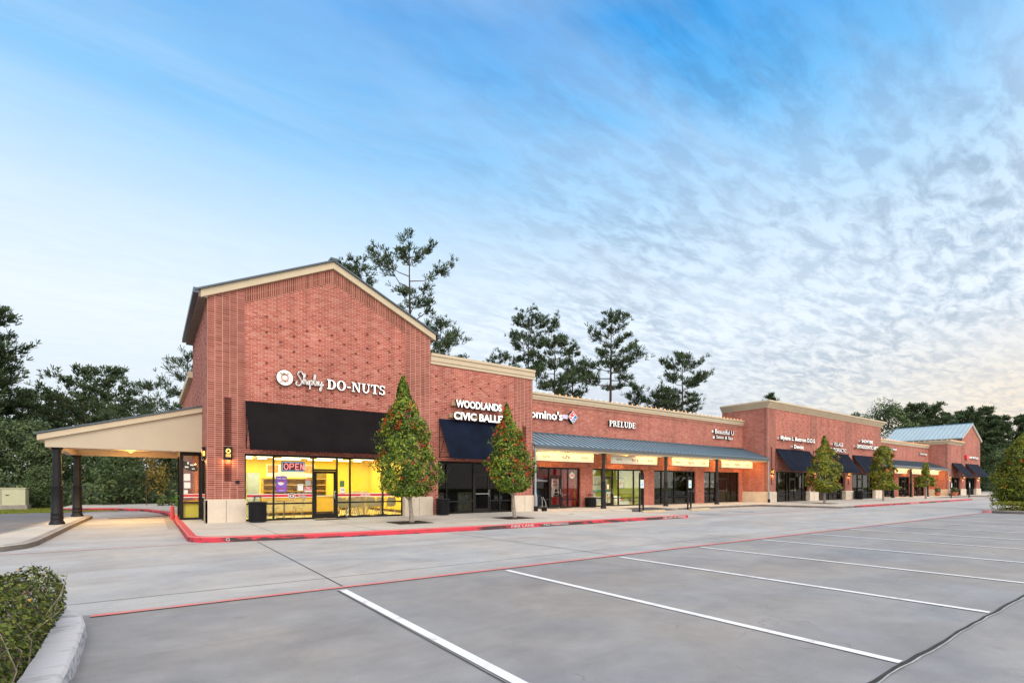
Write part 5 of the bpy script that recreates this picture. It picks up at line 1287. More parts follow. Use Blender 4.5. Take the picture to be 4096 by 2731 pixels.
P1('pine_tree','small pine top left of the umbrella-topped pine, barely above the cornice',45.3,66,51,22.3,16,4.6,'round',.9,tl=.6,tw=.09,nt_=6)
P1('pine_tree','little pine tip between the tall full pine and the solitary pine',62.5,53.6,53,17.3,11,3.4,'cone',.9,tl=.7,tw=.09,nt_=6)
P1('pine_tree','low pine mass at the foot of the solitary round-headed pine, on its left',66.0,51.6,55,15.6,9,6.2,'round',.9,tl=.7,tw=.1,nt_=6)
P1('pine_tree','tiny pine top above the corner of the tall far block',109.7,56.7,57,20.9,17.5,2.4,'round',.9,tl=.8,tw=.14,nt_=6)
P1('pine_tree','pine boughs against the left wall of the gabled shop, the taller of two',2.1,41.2,61,10.3,4.5,3.0,'cone',1.0,tl=.42,tw=.05,nt_=6,bw=.5)
P1('pine_tree','pine boughs left of the gabled shop above the drive-through canopy, shorter one',-.2,43.6,62,8.5,4.6,4.4,'cone',1.0,tl=.42,tw=.05,nt_=6,bw=.3)

def bushy_mesh(seed,H,Wd,cb,n=2600,leaf=.34,shape='egg'):
    rng=random.Random(seed); mb=MB(); tr=MB(); blobs=[]
    for k in range(22):
        v=rng.random(); z=cb+(H-cb)*(.06+.88*v); r=(math.sin(math.pi*(.12+.80*v))**.8)*Wd/2*(1.05-.35*v); a=rng.uniform(0,6.283); q=rng.uniform(.25,.95)
        blobs.append((Vector((r*q*math.cos(a),r*q*math.sin(a),z)),rng.uniform(.14,.25)*Wd*(1.1-.4*v)))
    for k in range(n):
        c,r=blobs[k%len(blobs)]; d=Vector((rng.gauss(0,1),rng.gauss(0,1),rng.gauss(0,.8))).normalized(); p=c+d*r*rng.uniform(.6,1.12)
        if p.z<0.05: p.z=.05+rng.random()*.4
        leafquad(mb,p,d+Vector((rng.gauss(0,.4),rng.gauss(0,.4),.4)),leaf*rng.uniform(.6,1.5),leaf*.6*rng.uniform(.7,1.3),rng,droop=.3)
    tr.tube([(0,0,0),(.05,0,cb+.3),(.1,.1,H*.55),(.12,.08,H*.85)],[.014*H,.011*H,.007*H,.02],7)
    for c,r in blobs[:12]: tr.tube([(.08,.03,max(.3,c.z-.28*Wd)),tuple(c)],[.005*H,.02],4)
    return bake((mb,tr),(m_broad,m_bark))
GW='woods beyond the lot on the left'
# left woods: three sizes of pine and several bushy trees, each standing on its own spot
pA=bake(pine_mesh(71,19.6,3.5,10.5,'cone',1.35,tl=.6,tw=.09,nt_=7),(m_needle,m_bark))
plant_pine('pine_tree','huge dark pine cut by the left edge of the picture',-13.9,62.5,0,pA,None,GW,.4)
pm=[bake(pine_mesh(80+i,14,4.0,5.8,s,1.0,tl=.55,tw=.10,nt_=5,mat=None),(m_needle2,m_bark)) for i,s in enumerate(('umbrella','cone','round'))]
LW=[(-10.6,79,0,.96,'flat-topped pine behind the left woods, next to the huge pine'),(-8.3,72,1,.86,'dark pine between the flat-topped pine and the pair of crowns'),(-6.6,77,2,1.04,'left one of the pair of rounded pine crowns over the canopy roof'),(-3.9,73,1,1.02,'right one of the pair of pine crowns over the canopy roof'),(-5.2,66,2,.82,'reddish dark pine below the pair of crowns'),(-2.0,70,0,.86,'small pine right of the pair of crowns'),(-12.2,70,1,1.05,'tall dark pine directly behind the huge left-edge pine'),(-15.5,72,2,1.05,'pine at the extreme left behind the huge one'),(-9.6,64,1,.80,'pine filling the gap right of the huge one'),(1.5,66,1,.6,'pine hidden mostly by the shop, seen under the canopy'),(4.4,62,2,.55,'pine seen between the canopy beam and the drive-up bay')]
for i,(x,y,k,s,l) in enumerate(LW): plant_pine('pine_tree',l,x,y,0,pm[k],None,GW,i*1.3,s*(1.03 if i in(2,3) else .90))
bt=[bushy_mesh(90+i,7.2,5.6,.3,6500,.21) for i in range(3)]
BW=[(-12.5,52,'bushy evergreen behind the utility cabinet'),(-9.0,51,'bushy evergreen just right of the utility cabinet'),(-6.2,50.5,'bushy tree left of the front canopy column'),(-3.6,51.5,'bushy tree between the two canopy columns'),(-1.2,50,'light bushy tree right of the rear canopy column'),(1.4,52,'bushy tree seen under the middle of the canopy'),(4.0,51,'bushy tree seen under the canopy near the drive-up bay'),(-15.6,50,'bushy evergreen at the far left edge'),(-7.6,56,'tall bushy evergreen in the second row'),(-10.9,57,'rust-tinged evergreen in the second row at the left'),(-3.0,57,'dark tree in the second row behind the columns'),(6.4,53,'dark tree behind the drive-up bay'),(-13.8,57,'second row evergreen near the left edge')]
for i,(x,y,l) in enumerate(BW): plant_pine('bushy_tree',l,x,y,0,bt[i%3],None,GW,i*2.1,(.85,.9,.72,.8,.7,.75,.75,.95,.95,1.0,.85,.8,1.05)[i])
gd=[d for d in bushy_mesh(101,5.2,3.0,.5,900,.22)]; gd[0].materials[0]=m_gold
plant_pine('autumn_tree','small golden-orange autumn tree framed under the canopy',.2,47.6,0,gd,None,None,0,.95)
gl_=[d for d in bushy_mesh(104,4.6,3.8,.2,2400,.24)]; gl_[0].materials[0]=m_broadl
plant_pine('bushy_tree','pale green bushy tree low behind the rear canopy column',-1.9,46.6,0,gl_,None,GW,0,.9)
plant_pine('bushy_tree','pale green bush beside the utility cabinet',-6.2,46.4,0,gl_,None,GW,2,.62)
plant_pine('bushy_tree','pale green bush low under the canopy near the lawn hedge',3.2,46.2,0,gl_,None,GW,4,.6)
rng=random.Random(5); mb=MB()
for k in range(22000):
    x=rng.uniform(-24,12); y=rng.uniform(46.4,60); z=abs(rng.gauss(0,1.0))*(.5+.5*math.sin(x*1.7)*math.sin(y*1.3+x))+rng.random()*.9
    leafquad(mb,(x,y,z),(rng.gauss(0,.6),-.8+rng.gauss(0,.5),.5),.34*rng.uniform(.5,1.3),.2,rng)
tag(mb.build('undergrowth',m_broad),'dark leafy undergrowth at the foot of the left woods','undergrowth',kind='stuff')
mb=MB()
for k in range(26000):
    x=rng.uniform(-40,60); y=rng.uniform(76,96); z=rng.uniform(0,3.6)*(.7+.3*math.sin(x*.6))
    leafquad(mb,(x,y,z),(rng.gauss(0,.6),-.8,.5),.8*rng.uniform(.5,1.3),.5,rng)
tag(mb.build('distant_wood',m_broad),'far dark wood closing the view behind the left trees','wood',kind='stuff')
mb=MB()
for k in range(30000):
    x=rng.uniform(-26,1.4); y=rng.uniform(37.3,45.5)
    if x>-1.5 and y<41: continue
    h=rng.uniform(.03,.08); a=rng.uniform(0,3.14); w=.02
    mb.face([(x-w*math.cos(a),y-w*math.sin(a),-.06),(x+w*math.cos(a),y+w*math.sin(a),-.06),(x+rng.gauss(0,.02),y+rng.gauss(0,.02),h)])
tag(mb.build('lawn_grass',leafmat('lawn blades',[(.1,(.10,.14,.015)),(.5,(.20,.25,.03)),(1,(.38,.36,.08))],.8,.3)),'mown yellow-green lawn strip in front of the left woods','grass',kind='stuff')
# right woods
GR='trees beyond the far end of the row'
oak=bushy_mesh(120,22,15,8,6200,.50); 
plant_pine('oak_tree','broad dark oak crown left of the far blue roof, the biggest beyond the row',148.5,47.3,0,oak,None,GR,0,1.0)
oak2=bushy_mesh(123,21,9.5,8,3200,.50)
plant_pine('oak_tree','smaller spreading crown left of the broad dark oak',141.5,52,0,oak2,None,GR,1,.93)
fp=[bake(pine_mesh(130+i,22,6.5,10.5,s,.85,tl=1.05,tw=.22,nt_=4),(m_needle2,m_bark)) for i,s in enumerate(('cone','round','umbrella'))]
FR_=[(161,44.5,1,.99,'rounded pine right of the broad dark oak'),(181.6,42.1,2,.97,'flat-topped pine over the ridge of the far blue roof'),(172,45,2,.86,'small spiky pine over the far roof, left of the flat-topped one'),(201.6,39.6,0,1.10,'tallest dark pine right of the far gable'),(207.2,35.9,2,.98,'flat-topped pine near the right edge'),(211,33.0,0,.86,'pine at the right edge above the clipped holly'),(190,35,1,.72,'mid-height pine right of the far gable wall'),(197,32.5,0,.62,'shorter pine behind the clipped holly'),(170,31,1,.52,'low pine at the end of the row, lit green'),(214,29,1,.8,'pine beyond the right edge of the lot'),(186,40,0,.90,'dark pine immediately behind the far gable'),(204,30,0,.75,'dark pine over the clipped holly, second from the edge')]
for i,(x,y,k,s,l) in enumerate(FR_): plant_pine('pine_tree',l,x,y,0,fp[k],None,GR,i*1.1,s)
for i,(x,y,s,l) in enumerate([(150,27,.95,'bushy tree low beyond the end of the walk'),(160,24,1.0,'bushy tree right of the last pillar'),(172,24,1.1,'bushy tree low behind the clipped holly'),(182,22,1.2,'bushy tree behind the low hedge at the right'),(165,30,1.5,'taller bushy tree behind the last awning'),(178,30,1.6,'taller bushy tree right of the last awning')]): plant_pine('bushy_tree',l,x,y,0,bt[i%3],None,GR,i*1.9,s)
mb=MB()
for k in range(14000):
    x=rng.uniform(190,235); y=rng.uniform(-15,48); z=rng.uniform(0,7)*(.7+.3*math.sin(y*.5))
    leafquad(mb,(x,y,z),(-.8,rng.gauss(0,.6),.5),1.1*rng.uniform(.5,1.3),.6,rng)
tag(mb.build('distant_wood',m_broad),'far dark wood closing the view at the right end','wood',kind='stuff')
# potted plants
def pot(x,y,label,s=1.):
    t=thing('potted_plant',label,'potted plant',(x,y,ZW),'potted plants by the far shops'); rng=random.Random(int(x))
    MB().lathe((x,y,ZW),[(.30*s,0),(.46*s,.40),(.50*s,.44),(.50*s,.50),(.42*s,.50),(.40*s,.44)],18).build('pot',m_terra,t,smooth=True)
    mb=MB()
    for k in range(420):
        d=Vector((rng.gauss(0,1),rng.gauss(0,1),rng.gauss(0,1))).normalized(); p=Vector((x,y,ZW+.78))+Vector((d.x*.42*s,d.y*.42*s,d.z*.36))*rng.uniform(.7,1.1)
        leafquad(mb,p,d,.14,.08,rng)
    mb.build('foliage',m_broadl,t)
pot(85.2,21.6,'terracotta pot with a leafy plant left of the corner block',.76); pot(87.6,20.4,'terracotta pot with a round plant at the corner block pillar',.78)

# ================================================================ INTERIORS
def shell_chair(x,y,rz,label,grp):
    t=thing('shell_chair',label,'chair',(0,0,0),grp); mb=MB(); n=8
    prof=[(.22,.43),(.20,.415),(.08,.40),(-.10,.40),(-.19,.44),(-.23,.55),(-.27,.70),(-.30,.82)]
    hw=[.19,.215,.22,.22,.22,.22,.20,.14]
    rows=[]
    for (u,z),w in zip(prof,hw): rows.append([(w*q,u+(.05*abs(q)**2 if z>.5 else 0),z+.05*abs(q)**2.5) for q in (-1,-.6,-.2,.2,.6,1)])
    for a,b in zip(rows,rows[1:]):
        for i in range(5): mb.face([a[i],a[i+1],b[i+1],b[i]])
    mb.build('seat_shell',m_shell,t,smooth=True)
    for sx_ in (-1,1):
        for sy in (-1,1):
            l=MB(); l.tube([(sx_*.12,sy*.10,.40),(sx_*.22,sy*.23-.02,0)],.011,5); l.build('leg',m_steel,t)
    t.location=(x,y,ZW+.005); t.rotation_euler=(0,0,rz); return t
def cafe_table(x,y,label,grp,w=.7,d=.6):
    t=thing('cafe_table',label,'table',(0,0,0),grp)
    MB().box(-w/2,w/2,-d/2,d/2,.72,.75).build('tabletop',m_wood,t)
    MB().cone((0,0,.02),(0,0,.72),.035,.035,8).build('pedestal',m_steel,t); MB().box(-.28,.28,-.03,.03,.0,.03).box(-.03,.03,-.28,-.031,.0,.03).box(-.03,.03,.031,.28,.0,.03).build('base',m_black,t)
    t.location=(x,y,ZW+.005); return t
ch=shell_chair(4.05,22.5,R(-90),'cream moulded chair left of the table behind the litter bin window','shell chairs in the lit shop')
c=copy_tree(ch,None,(5.05,22.5,ZW+.005),R(90)); c['label']='cream moulded chair right of the table in the window left of the door'
cafe_table(4.52,22.55,'small cafe table in the lit window left of the door','tables in the lit shop')
tabs=[7.15,7.95,8.75]
for i,x in enumerate(tabs):
    cafe_table(x,22.75,'cafe table number %s from the door in the window right of it'%('one','two','three')[i],'tables in the lit shop',.6,.6)
nm=['nearest the door','second from the door','third from the door','fourth from the door','fifth from the door','farthest from the door']
for i,x in enumerate((6.75,7.2,7.55,8.1,8.45,8.95)):
    c=copy_tree(ch,None,(x,22.15 if i%2 else 22.35,ZW+.005),R((10,-15,20,-30,15,0)[i]+0)); c['label']='cream moulded chair in the front row right of the door, '+nm[i]
for i,x in enumerate((7.0,7.7,8.6)):
    c=copy_tree(ch,None,(x,23.4,ZW+.005),R(180)); c['label']='cream moulded chair facing the window behind the %s table right of the door'%('first','second','third')[i]
# counter, shelves, menu, fridge
t=thing('shop_counter','long yellow fronted counter with glass case inside the lit shop','counter',(4.6,24.9,ZW))
MB().box(4.0,7.4,24.6,25.2,ZW,.98).build('front',M('bright yellow counter panel',(.85,.55,.08),.5),t); MB().box(3.95,7.45,24.55,25.25,.981,1.02).build('worktop',m_shell,t)
MB().box(3.98,7.42,24.585,24.6,ZW+.02,ZW+.14).build('kick_strip',m_dwood,t); MB().box(4.5,6.0,24.62,25.1,1.021,1.30).build('glass_case',m_glass,t); MB().box(4.2,6.1,24.57,24.585,.35,.85).build('display_front',m_shell,t)
t=thing('pastry_shelves','tall open shelves of pastries behind the counter','shelving',(4.6,26.6,ZW))
mb=MB()
for z in (.9,1.22,1.52,1.82): mb.box(4.35,7.3,26.4,26.9,z,z+.03)
for x in (4.35,5.3,6.3,7.27): mb.box(x,x+.03,26.4,26.9,ZW,1.87)
mb.box(4.35,7.3,26.91,26.94,ZW,1.86); mb.build('rack',M('honey coloured shelving',(.62,.42,.14),.5),t)
rng=random.Random(8)
for z in (.93,1.25,1.55):
    mb=MB()
    for k in range(34):
        x=4.45+k*.083; mb.lathe((x,26.5+rng.uniform(0,.15),z),[(.03,0),(.045,.02),(.03,.045),(.01,.05)],7)
    mb.build('pastries',M('golden pastry',(.45,.20,.06),.6,var=.4,scale=20),t)
t=thing('menu_board','long white menu board with photo panels over the shelves','menu board',(4.4,26.3,2.2))
mb=MB(); mb.box(4.5,6.7,26.28,26.34,1.92,2.52,0)
for x0_,x1_ in ((4.53,5.0),(6.2,6.67)): mb.box(x0_,x1_,26.272,26.279,2.12,2.49,1)
for k in range(7):
    for xx in (5.1,5.48,5.85): mb.box(xx,xx+rng.uniform(.18,.30),26.272,26.279,1.97+k*.07,1.99+k*.07,2)
mb.build('panel',[m_white,M('menu photo',(.60,.28,.10),.6,var=.5,scale=9),M('menu print',(.45,.30,.2),.6)],t)
t=thing('drinks_fridge','pale blue white fridge cabinet at the left inside the lit shop','fridge',(3.0,24.6,ZW))
MB().box(3.33,3.80,23.9,24.5,ZW,2.05).build('cabinet',M('pale blue enamel',(.55,.68,.80),.3),t); MB().box(3.36,3.77,23.885,23.899,.6,1.95).build('door_panel',M('fridge door glass',(.62,.74,.85),.15),t)
t=thing('wall_cabinet','cream waste cabinet by the right wall of the lit shop','cabinet',(8.2,24.6,ZW)); MB().box(7.9,8.7,24.3,24.8,ZW,1.25).build('body',m_shell,t); MB().box(8.05,8.55,24.285,24.299,.9,1.1).build('flap',m_wood,t)
t=thing('picture_frame','small framed picture on the yellow right wall','picture',(8.9,24.5,1.6)); MB().box(10.25,10.28,25.0,25.6,1.35,2.0).build('frame',m_dwood,t); MB().box(10.24,10.249,25.06,25.54,1.41,1.94).build('print',m_shell,t)
t.location=(0,0,0)
for ch_ in t.children: pass
MB().box(6.9,7.9,28.60,28.64,.15,2.3).build('rear_door',M('dim back doorway',(.30,.20,.05),.8),bA)
# ceiling strip lights (bare tubes) and fans
rows=[(y_,x_) for y_ in (24.0,25.8,27.6) for x_ in (2.5,4.1,5.7,7.3,8.9)]
first=None
for i,(y_,x_) in enumerate(rows):
    if first is None:
        t=thing('ceiling_strip_light','bare fluorescent strip on the lit shop ceiling, front row first from the left','ceiling light',(x_,y_,2.93),'fluorescent strips on the lit shop ceiling')
        MB().box(x_-.62,x_+.62,y_-.05,y_+.05,2.885,2.935).build('housing',m_ceil,t); MB().box(x_-.62,x_+.62,y_-.06,y_+.06,2.82,2.884).build('tube',m_tube,t); first=t
    else:
        c=copy_tree(first,None,(x_,y_,2.93)); c['label']='bare fluorescent strip on the lit shop ceiling, %s row, %s from the left'%(('front','middle','back')[i//5],('first','second','third','fourth','fifth')[i%5])
for y_ in (23.2,25.4,27.4): area('strip_light_row',(6.0,y_,2.83),8.0,.12,118,(1,.88,.48))
fan=None
for x_,l in ((3.6,'cream ceiling fan above the fridge side of the lit shop'),(7.7,'cream ceiling fan at the right side of the lit shop')):
    if fan is None:
        t=thing('ceiling_fan',l,'ceiling fan',(x_,23.7,2.7),'ceiling fans in the lit shop'); MB().lathe((x_,23.7,2.62),[(.06,0),(.11,.04),(.11,.10),(.03,.14),(.02,.30)],12).build('motor',m_shell,t)
        for k in range(4):
            a=R(90*k+20); u=Vector((math.cos(a),math.sin(a),0)); v=Vector((-u.y,u.x,0)); o=Vector((x_,23.7,2.70)); q=MB()
            A=[o+u*.12-v*.05,o+u*.62-v*.07,o+u*.62+v*.07,o+u*.12+v*.05]; q.face(A); q.face([p+Vector((0,0,-.008)) for p in A[::-1]]); q.build('blade',m_shell,t)
        fan=t
    else: c=copy_tree(fan,None,(x_,23.7,2.7),.5); c['label']=l
# things stuck on the lit window
def sticker(name,label,x0,x1,z0,z1,mat,lines=(),y=YG+.036,extra=None,grp='notices on the lit shop window'):
    t=thing(name,label,'notice',((x0+x1)/2,y,z0),grp); MB().box(x0,x1,y,y+.005,z0,z1).build('sheet',mat,t)
    for (s,a,b,c,d,m) in lines: mb=MB(); text_mb(mb,s,a,b,c,d,y-.003,.002,0,0,.02); mb.build('print',m,t)
    if extra: extra(t,y)
    return t
def shen(t,y):
    mb=MB(); c=(4.20,1.63)
    mb.prism([(c[0]+.11*math.cos(R(a)),c[1]-.01+.10*math.sin(R(a))) for a in range(170,370,12)]+[(c[0]+.02,c[1]+.02)],'y',y-.004,y-.001,0); mb.prism([(c[0]-.02,c[1]+.06),(c[0]+.14,c[1]+.09),(c[0]+.05,c[1]-.01)],'y',y-.006,y-.0045,1)
    mb.build('picture',[m_paper,m_red],t); MB().box(4.02,4.41,y-.003,y-.001,1.37,1.41).build('picture_band',M('poster magenta',(.45,.05,.22),.5),t)
sticker('poster','purple stage show poster with a pale dancer on the lit window',4.01,4.42,1.25,1.88,M('purple poster',(.16,.07,.42),.5,c2=(.30,.14,.60)),[('SHEN YUN',4.06,4.37,1.76,1.81,m_paper),('NOVEMBER 2014',4.12,4.33,1.30,1.325,m_paper)],extra=shen)
sticker('window_notice','red and white help wanted card beside the lit shop door',5.08,5.37,1.25,1.46,m_paper,[('HELP',5.14,5.31,1.385,1.44,m_paper),('WANTED',5.11,5.34,1.315,1.37,m_paper)],extra=lambda t,y:MB().box(5.09,5.36,y-.0025,y-.001,1.30,1.452).build('red_field',m_red,t))
sticker('window_notice','plain white sheet left of the help wanted card',4.82,5.03,1.30,1.57,m_paper,[('APPLICATIONS',4.86,4.99,1.52,1.54,m_ink)])
sticker('window_notice','opening hours card with red heading above the help wanted card',5.12,5.33,1.51,1.77,M('grey green card',(.45,.48,.42),.6),[('BUSINESS HOURS',5.14,5.31,1.73,1.755,m_paper)],extra=lambda t,y:MB().box(5.12,5.33,y-.0025,y-.001,1.715,1.77).build('heading',m_red,t))
sticker('window_notice','dark green picture card right of the lit shop door, upper of two',6.50,6.69,1.46,1.71,M('green picture card',(.10,.22,.08),.6,var=.5,scale=20))
sticker('window_notice','white flyer right of the lit shop door, lower of two',6.51,6.71,1.17,1.42,m_paper,[('COFFEE',6.55,6.68,1.30,1.36,m_brown)],extra=lambda t,y:MB().box(6.51,6.71,y-.0025,y-.001,1.17,1.19).build('red_edge',m_red,t))
t=thing('neon_open_sign','red and blue neon open sign hanging in the lit window','neon sign',(4.68,YG+.2,2.27))
y=YG+.16; MB().prism([(4.24,2.10),(4.28,2.06),(5.09,2.06),(5.13,2.10),(5.13,2.44),(5.09,2.48),(4.28,2.48),(4.24,2.44)],'y',y,y+.05).build('backing',M('dark red neon backing',(.05,.004,.006),.6),t)
mb=MB(); mb.tube([(4.29,y-.02,2.10),(5.08,y-.02,2.10),(5.10,y-.02,2.13),(5.10,y-.02,2.41),(5.08,y-.02,2.44),(4.29,y-.02,2.44),(4.27,y-.02,2.41),(4.27,y-.02,2.13),(4.29,y-.02,2.10)],.009,6); mb.build('blue_border_tube',m_neonb,t)
mb=MB(); q=y-.03
z0,z1=2.155,2.385
mb.tube([(4.41+.075*math.cos(R(a)),q,2.27+.115*math.sin(R(a))) for a in range(0,361,24)],.0125,5)
mb.tube([(4.55,q,z0),(4.55,q,z1),(4.66,q,z1),(4.69,q,2.35),(4.69,q,2.30),(4.66,q,2.265),(4.56,q,2.265)],.0125,5)
mb.tube([(4.90,q,z0),(4.77,q,z0),(4.77,q,z1),(4.90,q,z1)],.0125,5); mb.tube([(4.77,q,2.27),(4.88,q,2.27)],.0125,5)
mb.tube([(4.96,q,z0),(4.96,q,z1),(5.06,q,z0),(5.06,q,z1)],.0125,5); mb.build('red_letter_tubes',m_neonr,t)
# decals on the band
mb=MB(); cyl(mb,4.60,1.09,.135,YG+.038,YG+.040,0,24); cyl(mb,4.60,1.09,.12,YG+.036,YG+.0375,1,24); cyl(mb,4.60,1.09,.085,YG+.034,YG+.0355,0,24); cyl(mb,4.60,1.09,.04,YG+.0325,YG+.0335,1,20); text_mb(mb,'SHIPLEY',4.53,4.67,1.125,1.17,YG+.031,.001,1,1,.02); text_mb(mb,'DO-NUTS',4.53,4.67,1.015,1.055,YG+.031,.001,1,1,.02); mb.build('round_decal',[m_white,m_brown],bA)
script(MB(),4.80,5.16,.94,1.24,YG+.03,.010,True).build('script_decal',[m_white,m_brown,m_brown],bA)
mb=MB(); text_mb(mb,'DO-NUTS',7.40,7.82,1.075,1.135,YG+.040,.002,0,0,.03); mb.build('band_lettering',m_white,bA)

# ballet shop
t=thing('partition','half-height putty partition inside the dark shop with the navy awning','partition',(12.5,23.2,ZW)); MB().box(11.0,12.35,23.3,23.4,ZW,1.15).box(13.2,14.2,23.3,23.4,ZW,1.15).build('panel',m_tan,t)
MB().box(12.0,12.15,23.285,23.299,.75,1.05).box(12.19,12.33,23.285,23.299,.75,1.05).build('papers',m_paper,t)
MB().box(13.55,13.85,23.27,23.285,.78,1.08).build('framed_notice',m_dwood,t); MB().box(13.59,13.81,23.262,23.269,.82,1.04).build('notice_print',m_paper,t)
def folding(x,y,rz,label):
    t=thing('folding_chair',label,'folding chair',(0,0,0),'folding chairs in the dark shop'); MB().box(-.21,.21,-.2,.2,.43,.45).build('seat',m_galv,t); MB().box(-.2,.2,.20,.22,.62,.82).build('backrest',m_galv,t)
    mb=MB()
    for s in (-1,1): mb.tube([(s*.22,-.28,0),(s*.22,.2,.62),(s*.22,.23,.88)],.012,5); mb.tube([(s*.19,.25,0),(s*.19,-.12,.43)],.012,5)
    mb.tube([(-.22,.23,.88),(.22,.23,.88)],.012,5); mb.tube([(-.22,-.27,.05),(.22,-.27,.05)],.01,5); mb.tube([(-.19,.22,.1),(.19,.22,.1)],.01,5); mb.build('tubular_frame',m_galv,t)
    t.location=(x,y,ZW+.005); t.rotation_euler=(0,0,rz); return t
f1=folding(12.65,22.1,R(180),'grey folding chair left of the glass door of the dark shop'); c=copy_tree(f1,None,(14.9,22.2,ZW+.005),R(170)); c['label']='grey folding chair right of the glass door, behind the second tree trunk'
t=thing('indoor_plant','small leafy plant on a dark wicker table behind the second litter bin','plant',(11.35,22.3,ZW)); MB().lathe((11.35,22.3,ZW),[(.22,0),(.2,.55),(.28,.6),(.28,.63)],12).build('wicker_table',m_dwood,t); mb=MB(); rng=random.Random(3)
for k in range(60): leafquad(mb,(11.35+rng.gauss(0,.13),22.3+rng.gauss(0,.13),.98+rng.gauss(0,.1)),(0,-1,.5),.09,.03,rng)
mb.build('foliage',m_broadl,t)
t=thing('chandelier','dim crystal chandelier inside the dark shop','chandelier',(12.9,24.3,2.3)); mb=MB()
for r,z in ((.30,2.42),(.24,2.30),(.16,2.18)):
    for k in range(14): a=6.283*k/14; mb.lathe((12.9+r*math.cos(a),24.3+r*math.sin(a),z-.10),[(.004,0),(.018,.03),(.004,.11)],5)
mb.build('crystals',M('crystal drops',(.6,.55,.5),.2),t); MB().lathe((12.9,24.3,2.1),[(.05,0),(.04,.3),(.31,.38),(.02,.42),(.012,.78)],12).build('frame',m_steel,t)
# low row rooms
room(bC,B1+.35,22.62,YC+.26,28,2.9,m_redw,m_dfloor,m_ceil); room(bC,22.7,28.66,YC+.26,27.2,2.9,m_grnw,m_tile,m_ceil)
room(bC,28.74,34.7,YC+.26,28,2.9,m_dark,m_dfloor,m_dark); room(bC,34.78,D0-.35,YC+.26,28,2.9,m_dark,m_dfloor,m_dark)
def ceil_fill(x,y,label,pw,col):  # ceiling panels added to brighten the shop rooms
    t=thing('added_panel_light',label,'ceiling light',(x,y,2.85),'added ceiling panels in the low row'); MB().box(x-.6,x+.6,y-.3,y+.3,2.86,2.895).build('diffuser',M('added ceiling diffuser',(.9,.9,.8),.5,emit=col,es=.9),t); area('panel_fill_light',(x,y,2.84),1.1,.5,pw,col)
ceil_fill(19.8,25.2,'added ceiling light panel in the red-walled shop',240,(1,.9,.78)); ceil_fill(25.9,25.0,'added ceiling light panel in the green-walled shop',130,(1,.97,.75)); ceil_fill(38.3,24.8,'added ceiling light panel in the shop with bottle shelves',45,(1,.8,.6))
t=thing('drinks_cooler','drinks cooler with lit header against the red wall of the first walkway shop','cooler',(21.6,27,ZW)); MB().box(20.9,22.5,26.8,27.6,ZW,2.0).build('cabinet',m_black,t); MB().box(20.9,22.5,26.79,26.799,1.75,2.0).build('header',M('dark blue header',(.02,.04,.12),.5),t); mb=MB(); text_mb(mb,'Drinks',21.2,22.2,1.79,1.95,26.785,.003,0,0,.02); mb.build('header_lettering',m_white,t)
t=thing('order_kiosk','blue panelled order kiosk with white lists in the first walkway shop','kiosk',(18.9,25,ZW)); MB().box(18.6,19.7,24.6,25.2,ZW,1.25).build('panel',m_blue,t); MB().box(18.95,19.25,24.585,24.599,.45,1.15).build('list_board',M('dark navy board',(.02,.03,.07),.5),t); mb=MB()
for k in range(6): mb.box(18.98,19.2,24.578,24.584,.52+.1*k,.56+.1*k)
mb.build('list_lines',m_paper,t); MB().box(18.7,19.1,24.7,24.8,1.30,1.62).build('screen',m_galv,t)
t=thing('tilted_screen','bright blue menu screen high behind the left edge of the first shopfront','screen',(18.6,24.5,2.0)); MB().box(18.0,18.75,24.4,24.45,1.82,2.30).build('screen',M('lit blue screen',(.1,.2,.9),.4,emit=(.12,.2,1),es=1.4),t); MB().box(18.05,18.7,24.385,24.399,1.84,1.92).build('screen_banner',M('magenta strip',(.7,.05,.3),.4,emit=(.8,.05,.3),es=.8),t)
t=thing('wall_poster','white poster with dark figures and red word on the red wall','poster',(22.5,25.5,1.2)); MB().box(21.6,22.55,25.6,25.62,.75,1.95).build('sheet',m_paper,t); mb=MB()
text_mb(mb,'Hot',21.7,22.0,1.72,1.86,25.595,.003,0,0,.04); text_mb(mb,'Spot',21.68,22.05,1.50,1.62,25.595,.003,0,0,.04); mb.build('lettering',m_red,t); mb=MB(); cyl(mb,21.95,1.16,.12,25.592,25.599,0,10); mb.prism([(21.72,.78),(22.2,.78),(22.05,1.1),(21.85,1.1)],'y',25.592,25.599); cyl(mb,22.35,1.45,.09,25.592,25.599,0,10); mb.prism([(22.2,1.1),(22.5,1.1),(22.45,1.38),(22.25,1.38)],'y',25.592,25.599); mb.build('figures',m_ink,t)
mb=MB(); mb.box(21.83,21.90,YW+.13,YW+.15,ZW,2.5); mb.build('yellow_stripe',M('yellow trim',(.75,.5,.03),.5),bC)
def roundopen(x,z):
    t=thing('window_sign','round white and red open sticker on the first walkway shopfront','window sign',(x,YW+.04,z)); mb=MB(); y=YW+.042
    cyl(mb,x,z,.21,y,y+.004,0); 
    for a0 in (25,205): 
        for pl_ in arcp(x,z,(.185,.185),(.165,.165),a0,a0+130,10): mb.prism(pl_,'y',y-.004,y-.001,1)
    text_mb(mb,'OPEN',x-.155,x+.155,z-.06,z+.06,y-.003,.002,2,2,.05); mb.build('disc',[m_white,m_ink,m_red],t)
roundopen(21.5,2.14)
def counter_table(x,y,label):
    t=thing('high_table',label,'table',(0,0,0),'chrome tables in the red-walled shop'); MB().box(-.3,.3,-.3,.3,.74,.77).build('tabletop',m_galv,t)
    for sx_ in(-1,1):
        for sy in (-1,1): MB().cone((sx_*.26,sy*.26,0),(sx_*.26,sy*.26,.74),.014,.014,6).build('leg',m_steel,t)
    t.location=(x,y,ZW+.005); return t
